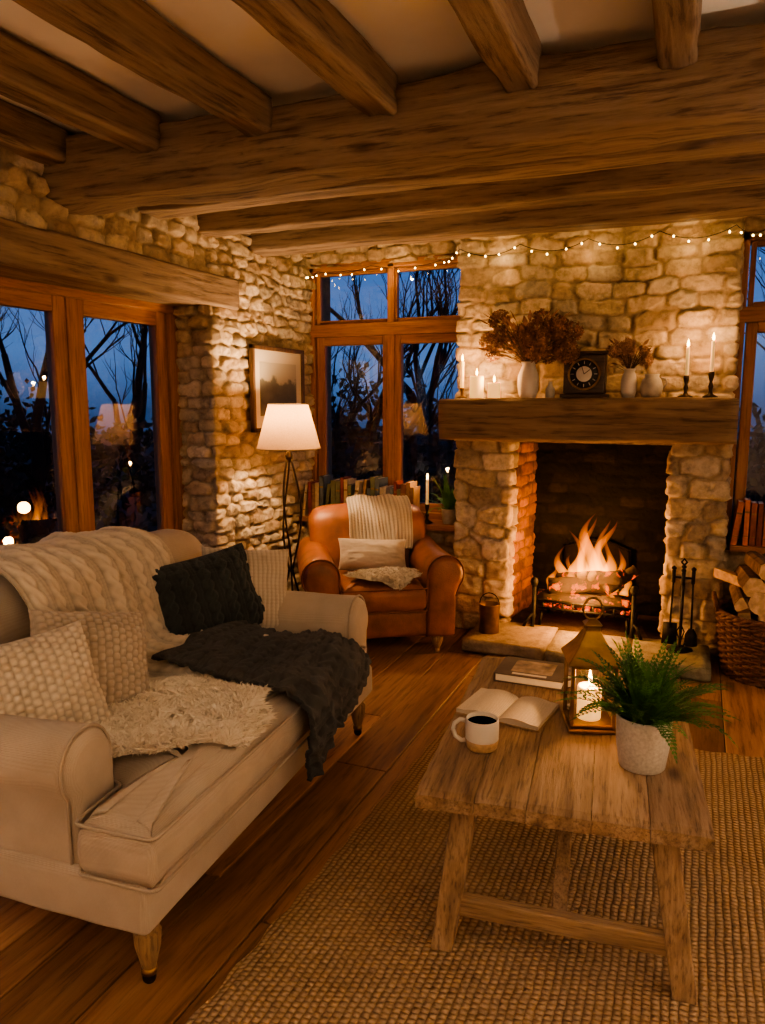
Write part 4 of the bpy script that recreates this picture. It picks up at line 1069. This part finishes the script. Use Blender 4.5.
def bouquet(name,loc,vp,vmat,heads,spread,hh,hr,mat,seed):
    R=root(name,loc);lathe('vase',vp,vmat,R,32);r=random.Random(seed);top=max(z for _,z in vp)
    mb=MB();sb=MB()
    for i in range(heads):
        a=r.uniform(0,2*pi);q=math.sqrt(r.random());x=spread*q*math.cos(a);y=.42*spread*q*math.sin(a)-.02;z=top+hh*(.16+.80*r.random())*(1-.4*q*q)
        sb.tube([(0,0,top-.03),(x*.4,y*.4,top+(z-top)*.5),(x,y,z)],.0018,5)
        rad=hr*r.uniform(.75,1.2)
        for k in range(110):
            u=r.uniform(-1,1);t=r.uniform(0,2*pi);s=math.sqrt(1-u*u);n=Vector((s*math.cos(t),s*math.sin(t),u));p=Vector((x,y,z))+n*rad*r.uniform(.75,1.1)
            t1=n.orthogonal().normalized();t1.rotate(Matrix.Rotation(r.uniform(0,6.28),3,n));t2=n.cross(t1);w=rad*.24
            n2=n*w*.5
            mb.add([tuple(p-n2),tuple(p+t1*w+n2*r.random()),tuple(p+t1*w*.6+t2*w*.8),tuple(p+t2*w+n2*r.random())],[(0,1,2,3)])
            mb.add([tuple(p-n2),tuple(p-t1*w+n2*r.random()),tuple(p-t1*w*.6-t2*w*.8),tuple(p-t2*w+n2*r.random())],[(0,1,2,3)])
    for i in range(heads*2):
        a=r.uniform(0,2*pi);x=spread*1.05*math.cos(a)*r.uniform(.5,1);y=.4*spread*math.sin(a)-.02;z=top+hh*r.uniform(.05,.85)
        d=Vector((x,y,(z-top)*.6)).normalized();p=Vector((x,y,z));s=d.cross(Vector((r.uniform(-1,1),r.uniform(-1,1),1))).normalized()
        l=hr*.8;mb.add([tuple(p-d*l),tuple(p+s*l*.35),tuple(p+d*l),tuple(p-s*l*.35)],[(0,1,2,3)])
        sb.tube([(0,0,top-.02),tuple(p-d*l)],.0012,4)
    sb.obj('stems',M['stem'],R);mb.obj('flower_heads',mat,R,False);return R
bouquet('dried_hydrangea_vase',(-.905,MY-.03,MZ),[(0,0),(.042,0),(.052,.02),(.060,.07),(.058,.12),(.042,.165),(.036,.18),(.043,.20),(.038,.20),(.032,.18),(.03,.16)],M['ceramic'],30,.26,.31,.052,M['dried'],2)
bouquet('dried_flower_vase',(-.364,MY+.01,MZ),[(0,0),(.032,0),(.040,.03),(.042,.08),(.034,.125),(.026,.14),(.032,.155),(.026,.155),(.022,.13)],M['ceramic'],13,.13,.17,.032,M['dried2'],5)
j=root('stoneware_jug',(-.247,MY,MZ));lathe('body',[(0,0),(.04,0),(.056,.025),(.060,.06),(.048,.095),(.036,.11),(.040,.125),(.034,.125),(.03,.108)],M['stonew'],j,28)
tube('handle',[(.045,0,.105),(.07,0,.10),(.078,0,.075),(.058,0,.045)],.005,M['stonew'],j,8)
j=root('small_bottle',(-.782,MY-.02,MZ));lathe('body',[(0,0),(.022,0),(.026,.01),(.026,.05),(.012,.068),(.010,.085),(.014,.09),(.009,.09),(.008,.07)],M['stonew'],j,20)
CK=root('mantel_clock',(-.596,MY,MZ));dk=wood('dark_walnut',[(.03,.018,.011),(.06,.034,.02),(.10,.058,.033)],'X',14,.4,.15)
box('plinth',-.128,.128,-.05,.05,0,.02,dk,CK,.004);box('case',-.112,.112,-.042,.042,.02,.235,dk,CK,.008);box('cap',-.124,.124,-.048,.048,.235,.252,dk,CK,.005)
def disc(name,r,y,z,mat,par,th=.004,seg=40):
    v,f=lathe_geo([(0,0),(r,0),(r,th),(0,th)],seg);return mk(name,v,f,mat,par,True,loc=(0,y,z),rot=(pi/2,0,0))
disc('dial_face',.078,-.042,.128,simple('clock_face_black',(.03,.027,.024),.4),CK)
closed_tube('bezel',[(.082*math.cos(t),-.046,.128+.082*math.sin(t)) for t in np.linspace(0,2*pi,40)[:-1]],.006,M['brass'],CK,8)
disc('dial_centre',.042,-.0465,.128,M['ceramic'],CK,.002)
mb=MB()
for k in range(12):
    a=k*pi/6;mb.tube([(.054*math.sin(a),-.048,.128+.054*math.cos(a)),(.071*math.sin(a),-.048,.128+.071*math.cos(a))],.0022,5)
mb.obj('numerals',M['ceramic'],CK)
mb=MB();mb.tube([(0,-.051,.128),(.032,-.051,.152)],.002,5);mb.tube([(0,-.051,.128),(-.018,-.051,.185)],.0016,5);mb.obj('hands',M['bronze'],CK)

# ================================================================= BOOKS
def bookrow(name,x0,x1,y,z,seed,cols,hr=(.19,.27)):
    R=root(name);r=random.Random(seed);mb=MB();mats=[simple('%s_cover_%d'%(name,i),c,.65,nscale=40,var=.2,bump=.05) for i,c in enumerate(cols)]+[M['paper'],M['brass']]
    x=x0;np_=len(cols)
    while x<x1:
        t=r.uniform(.018,.040);h=r.uniform(*hr);d=r.uniform(.12,.16);mi=r.randrange(np_);lean=0 if r.random()>.15 else .12
        mt=Matrix.Translation((x,y,z))@Matrix.Rotation(lean,4,'Y')
        mb.box(0,t,0,.004,0,h,mi=mi,mtx=mt);mb.box(0,.003,0,d,0,h,mi=mi,mtx=mt);mb.box(t-.003,t,0,d,0,h,mi=mi,mtx=mt)
        mb.box(.003,t-.003,.004,d-.004,.003,h-.004,mi=np_,mtx=mt)
        if r.random()<.6:
            mb.box(.003,t-.003,-.0008,0,h*.72,h*.76,mi=np_+1,mtx=mt);mb.box(.003,t-.003,-.0008,0,h*.2,h*.22,mi=np_+1,mtx=mt)
        x+=t+.001+(h*lean*.9 if lean else 0)
    mb.obj('volumes',mats,R,False);return R
BC=[(.24,.06,.04),(.09,.12,.15),(.55,.47,.35),(.30,.19,.10),(.13,.15,.09),(.65,.58,.46),(.16,.07,.05),(.38,.13,.07),(.07,.065,.06)]
bookrow('row_of_books',-2.56,-1.74,4.63,.636,4,BC,(.22,.30))
bookrow('row_of_books.001',.20,.66,4.63,.636,6,[(.55,.08,.045),(.42,.05,.03),(.5,.16,.07),(.5,.42,.3),(.2,.06,.04)],(.20,.26))
c=root('candlestick.002',(-1.64,4.68,.636));lathe('stick',[(a,b*1.1) for a,b in CS],M['bronze'],c,18);candle(c,0,0,.122,.0095,.17,1.2,mat='wax')
gb=root('green_glass_lamp',(.80,4.74,.636))
lathe('base',[(0,0),(.045,0),(.045,.01),(.012,.02),(.01,.16),(0,.16)],M['brass'],gb,20);lathe('glass_shade',[(.03,.24),(.055,.20),(.08,.15),(.078,.15),(.05,.20),(.028,.24)],simple('green_glass',(.03,.20,.14),.2,nscale=4,var=.2,bump=0,emit=(.05,.5,.35),es=.4),gb,24)

# ================================================================= LOG BASKET
LB=root('log_basket',(.41,4.32,0))
mb=MB();H=.34
def brad(z): return .215+.045*(z/H)
ns=28
for k in range(ns):
    a=2*pi*k/ns;mb.tube([((brad(z))*math.cos(a),(brad(z))*math.sin(a),z) for z in np.linspace(.005,H,6)],.006,6)
rows=19
for q in range(rows):
    z=.012+q*(H-.02)/rows;pts=[]
    for i in range(ns*4):
        a=2*pi*i/(ns*4);rr_=brad(z)+.0085*math.cos(ns/2*a*1.0+(q%2)*pi)
        pts.append((rr_*math.cos(a),rr_*math.sin(a),z))
    v,f=tube_geo(pts+[pts[0]],.0085,6,False);mb.add(v,f)
for zz,rad in((H,.016),(H-.02,.012),(.012,.012)):
    for ph in(0,pi):
        pts=[]
        for i in range(140):
            a=2*pi*i/139;pts.append(((brad(zz)+.007*math.cos(18*a+ph))*math.cos(a),(brad(zz)+.007*math.cos(18*a+ph))*math.sin(a),zz+.007*math.sin(18*a+ph)))
        v,f=tube_geo(pts,rad*.7,7,False);mb.add(v,f)
for s in(-1,1):
    mb.tube([(s*(brad(H)),-.07,H),(s*(brad(H)+.02),-.05,H+.07),(s*(brad(H)+.02),.05,H+.07),(s*brad(H),.07,H)],.011,8)
v,f=lathe_geo([(0,.004),(.21,.004),(.21,.012),(0,.012)],28);mb.add(v,f)
mb.obj('woven_body',M['wicker'],LB)
FW=root('firewood_pile',(.41,4.32,0));mb=MB()
def splitlog(mb,p0,p1,r0,seed,kind):
    p0=Vector(p0);p1=Vector(p1);d=(p1-p0).normalized();s=d.orthogonal().normalized();s.rotate(Matrix.Rotation(seed*1.7,3,d));b=d.cross(s)
    if kind==0: sh=[(math.cos(t),math.sin(t)) for t in np.linspace(0,2*pi,13)[:-1]]
    else: sh=[(-.5,-.6)]+[(1.15*math.cos(t)-.4,1.15*math.sin(t)-.5) for t in np.linspace(-.05,1.65,7)]
    n=len(sh);V=[]
    rr_=random.Random(seed);j=[rr_.uniform(.88,1.1) for _ in sh]
    for p in(p0,p0.lerp(p1,.5),p1):
        for k,(a,c_) in enumerate(sh): V.append(tuple(p+(s*a+b*c_)*r0*j[k]))
    F=[];mi=[]
    for i in range(2):
        for k in range(n):
            a=i*n+k;c_=i*n+(k+1)%n;F.append((a,c_,c_+n,a+n));mi.append(0 if kind==0 or 1<=k<n-1 else 1)
    F+= [tuple(range(n-1,-1,-1)),tuple(2*n+k for k in range(n))];mi+=[1,1]
    m0=len(mb.v);mb.v+=V;mb.f+=[tuple(i+m0 for i in q) for q in F];mb.mi+=mi;mb.c+=[(1,1,1)]*len(V)
k=0
for (x,y,z,ay,r0) in [(-.1,0,.10,0,.07),(.06,0,.10,0,.07),(-.10,.0,.22,0,.07),(.05,0,.22,0,.07),(.13,.0,.27,0,.05),(-.13,.0,.34,0,.05),(-.02,.0,.34,0,.055),(.09,.0,.34,0,.055),
    (-.17,-.02,.42,.05,.050),(-.065,-.02,.43,-.05,.058),(.05,-.02,.43,.1,.056),(.16,-.02,.42,0,.05),(-.12,-.02,.51,.1,.052),(-.01,-.02,.52,-.1,.055),(.10,-.02,.51,.05,.05),(-.07,-.02,.595,.15,.046),(.04,-.02,.60,-.2,.048),(-.16,.03,.50,.7,.04)]:
    d=Vector((math.sin(ay),-math.cos(ay),.06*math.sin(k*2.1)));l=.17 if z>.4 else .13
    splitlog(mb,Vector((x,y,z))-d*l,Vector((x,y,z))+d*l,r0,k+2,0 if k%3==0 else 1);k+=1
mb.obj('split_logs',[M['bark'],M['cut']],FW,False)

# ================================================================= FIRE TOOLS
FT=root('fireplace_tool_set',(-.03,4.33,.078))
mb=MB();v,f=lathe_geo([(0,0),(.07,0),(.07,.008),(.02,.02),(0,.02)],20);mb.add(v,f)
mb.tube([(0,0,.015),(0,0,.46)],.008,8);mb.tube([(0,0,.45),(.0,.0,.48),(-.014,0,.497),(-.0,0,.515),(.014,0,.497),(0,0,.48)],.006,6)
mb.tube([(-.055,0,.41),(.055,0,.41)],.006,6);mb.tube([(0,-.05,.41),(0,.05,.41)],.006,6)
for (x,y,kind) in((-.05,0,0),(.05,0,1),(0,-.05,2),(0,.05,3)):
    mb.tube([(x,y,.40),(x*1.1,y*1.1,.12)],.006,6);mb.tube([(x,y,.38),(x,y,.45)],.010,8)
    v,f=lathe_geo([(0,0),(.013,.01),(.013,.02),(0,.03)],10,(x,y,.445));mb.add(v,f)
    x*=1.1;y*=1.1
    if kind==0:
        mb.add([(x-.036,y,.15),(x+.036,y,.15),(x+.04,y-.01,.03),(x-.04,y-.01,.03),(x-.036,y+.008,.15),(x+.036,y+.008,.15),(x+.04,y-.004,.03),(x-.04,y-.004,.03)],BF)
    elif kind==1:
        v,f=lathe_geo([(0,0),(.036,0),(.030,.06),(.014,.09),(0,.09)],14,(x,y,.035));mb.add(v,f)
    elif kind==2: mb.tube([(x,y,.13),(x,y,.05),(x+.018,y,.04),(x+.028,y,.06)],.006,6)
    else:
        mb.tube([(x,y,.13),(x-.02,y,.09),(x-.004,y,.035)],.004,6);mb.tube([(x,y,.13),(x+.02,y,.09),(x+.004,y,.035)],.004,6)
mb.obj('iron_tools',M['iron'],FT)
BCn=root('brass_coal_scuttle',(-1.09,4.25,.075));lathe('body',[(0,0),(.06,0),(.062,.005),(.058,.09),(.062,.17),(.064,.175),(.055,.175),(.05,.1),(.0,.02)],M['brass'],BCn,28)
tube('handle',[(.06*math.cos(t),0,.17+.07*math.sin(t)) for t in np.linspace(0,pi,14)],.003,M['bronze'],BCn,6)

# ================================================================= STRING LIGHTS
SL=root('string_lights');pts=[]
def swag(a,b,n,s):
    a=Vector(a);b=Vector(b)
    for i in range(n): 
        t=i/n;p=a.lerp(b,t);p.z-=s*4*t*(1-t);pts.append(p)
hooks=[(XL+.08,4.62,2.30),(XL+.10,4.80,2.33),(-2.1,4.80,2.345),(-1.6,4.78,2.34),(-1.36,4.42,2.33),(-1.0,4.42,2.33),(-.62,4.42,2.33),(-.25,4.42,2.34),(.12,4.42,2.34),(.3,4.42,2.345),(.8,4.45,2.34)]
for a,b in zip(hooks[:-1],hooks[1:]):
    swag(a,b,12,.05 if a[0]>-1.4 else .03)
tube('wire',pts,.002,M['iron'],SL,5)
mb=MB();r=random.Random(2)
for i in range(2,len(pts)-1,3):
    p=pts[i]+Vector((r.uniform(-.01,.01),r.uniform(-.015,0),r.uniform(-.022,-.002)));v,f=lathe_geo([(0,-.006),(.004,-.003),(.005,0),(.003,.004),(0,.006)],8,tuple(p));mb.add(v,f)
mb.obj('bulbs',M['bulb'],SL)
for p in((-1.1,4.36,2.27),(-.6,4.36,2.27),(-.1,4.36,2.27),(-1.9,4.74,2.28)): light('string_glow',p,.9,(1,.58,.22),.01,SL)

# ================================================================= GARDEN
GD=box('garden_ground',-30,30,-20,40,-.5,-.4,M['grass'])
def tree(name,loc,h,seed):
    r=random.Random(seed);mb=MB()
    def br(p,d,l,rad,dep):
        n=4;pts=[p];q=p.copy();dd=d.copy()
        for i in range(n):
            dd=(dd+Vector((r.uniform(-1,1),r.uniform(-1,1),r.uniform(-.2,.7)))*.16).normalized();q=q+dd*l/n;pts.append(q.copy())
        mb.tube(pts,[rad*(1-.38*i/n) for i in range(n+1)],4 if dep>1 else 7,cap=False)
        if dep>=6: return
        k=3 if dep in(0,2,4) else 2
        for i in range(k):
            t=r.uniform(.35,1) if i else 1;s=pts[min(n,max(1,int(t*n)))]
            ax=Vector((r.uniform(-1,1),r.uniform(-1,1),r.uniform(0,.5)));nd=(dd+ax.normalized()*r.uniform(.4,.8)).normalized()
            br(s,nd,l*r.uniform(.62,.82),rad*.55,dep+1)
    br(Vector((0,0,-.45)),Vector((r.uniform(-.1,.1),r.uniform(-.1,.1),1)).normalized(),h*.27,h*.018,0)
    return mb.obj(name,M['tree'],None,True,loc=loc)
T=[(-7.2,4.6,5.6,1),(-7.2,6.6,6.0,2),(-9.6,7.6,7,3),(-13,4.0,8,4),(-10,11.5,8,9),(-5.0,10.5,6.0,5),(-3.6,9.0,5,6),(-4.8,14,8,7),(-1.4,12,7,8),(1.6,10.5,6,10),(3.6,13,7,11),(-16,12,9,12),(-8.4,5.6,6,14),(-6.4,8.6,6,15),(-4.3,8.2,4.6,17),(1.0,8.6,5,18)]
for i,(x,y,h,s) in enumerate(T): tree('bare_tree' if i==0 else 'bare_tree.%03d'%i,(x,y,0),h,s)
r=random.Random(6);mb=MB()
def shrub(cx,cy,rx,h):
    for _ in range(1000):
        a=r.uniform(0,2*pi);q=r.random()**.4;u=r.random();x=cx+rx*q*math.cos(a);y=cy+rx*q*math.sin(a);z=-.4+h*(u**.7)*(1-.4*q*q)
        d=Vector((r.uniform(-1,1),r.uniform(-1,1),r.uniform(-1,1))).normalized();s=d.orthogonal().normalized();l=.08
        p=Vector((x,y,z));mb.add([tuple(p-d*l),tuple(p+s*l*.5),tuple(p+d*l),tuple(p-s*l*.5)],[(0,1,2,3)])
for cx,cy,rx,h in [(-6.8,5,1.0,1.5),(-8.5,6.8,1.3,1.9),(-7,3.2,1,1.4),(-10.5,9,1.8,2.3),(-6.4,8,1.1,1.8),(-4.4,8.4,.9,1.8),(-3.2,8.0,1,1.7),(-2.2,9.5,1.1,2.1),(-5,11.5,1.4,2.5),(-8.8,4.6,1.2,1.8),(1.2,8,.9,1.9),(2.6,8.5,1.2,2.1),(-11,3.2,1.6,2.2),(.2,10,1.2,2.0)]: shrub(cx,cy,rx,h)
mb.obj('garden_shrubs',M['shrub'],None,False)

# ================================================================= WORLD
W=D.worlds.new('dusk');SC.world=W;W.use_nodes=True;nt=W.node_tree;nt.nodes.clear()
out=nt.nodes.new('ShaderNodeOutputWorld');bg=nt.nodes.new('ShaderNodeBackground');tc=nt.nodes.new('ShaderNodeTexCoord');sp=nt.nodes.new('ShaderNodeSeparateXYZ')
L(nt,tc.outputs['Generated'],sp.inputs[0])
nn=nt.nodes.new('ShaderNodeTexNoise');nn.inputs['Scale'].default_value=4;nn.inputs['Detail'].default_value=5
L(nt,tc.outputs['Generated'],nn.inputs['Vector'])
ma=nt.nodes.new('ShaderNodeMath');ma.operation='MULTIPLY_ADD';ma.inputs[1].default_value=.12;L(nt,nn.outputs['Fac'],ma.inputs[0]);L(nt,sp.outputs[2],ma.inputs[2])
r=ramp(nt,ma.outputs[0],[(.04,(.02,.05,.13)),(.12,(.07,.16,.38)),(.30,(.045,.13,.38)),(.7,(.02,.055,.18))])
L(nt,r.outputs[0],bg.inputs[0]);bg.inputs[1].default_value=1.3;L(nt,bg.outputs[0],out.inputs[0])

# ================================================================= CAMERA
cd=D.cameras.new('camera');cd.sensor_fit='VERTICAL';cd.sensor_height=24;cd.lens=750/1024*24;cd.clip_start=.05
co=D.objects.new('camera',cd);co.location=(0,0,1.45);co.rotation_euler=(math.radians(90-8.5),0,math.radians(22.75));SC.collection.objects.link(co);SC.camera=co
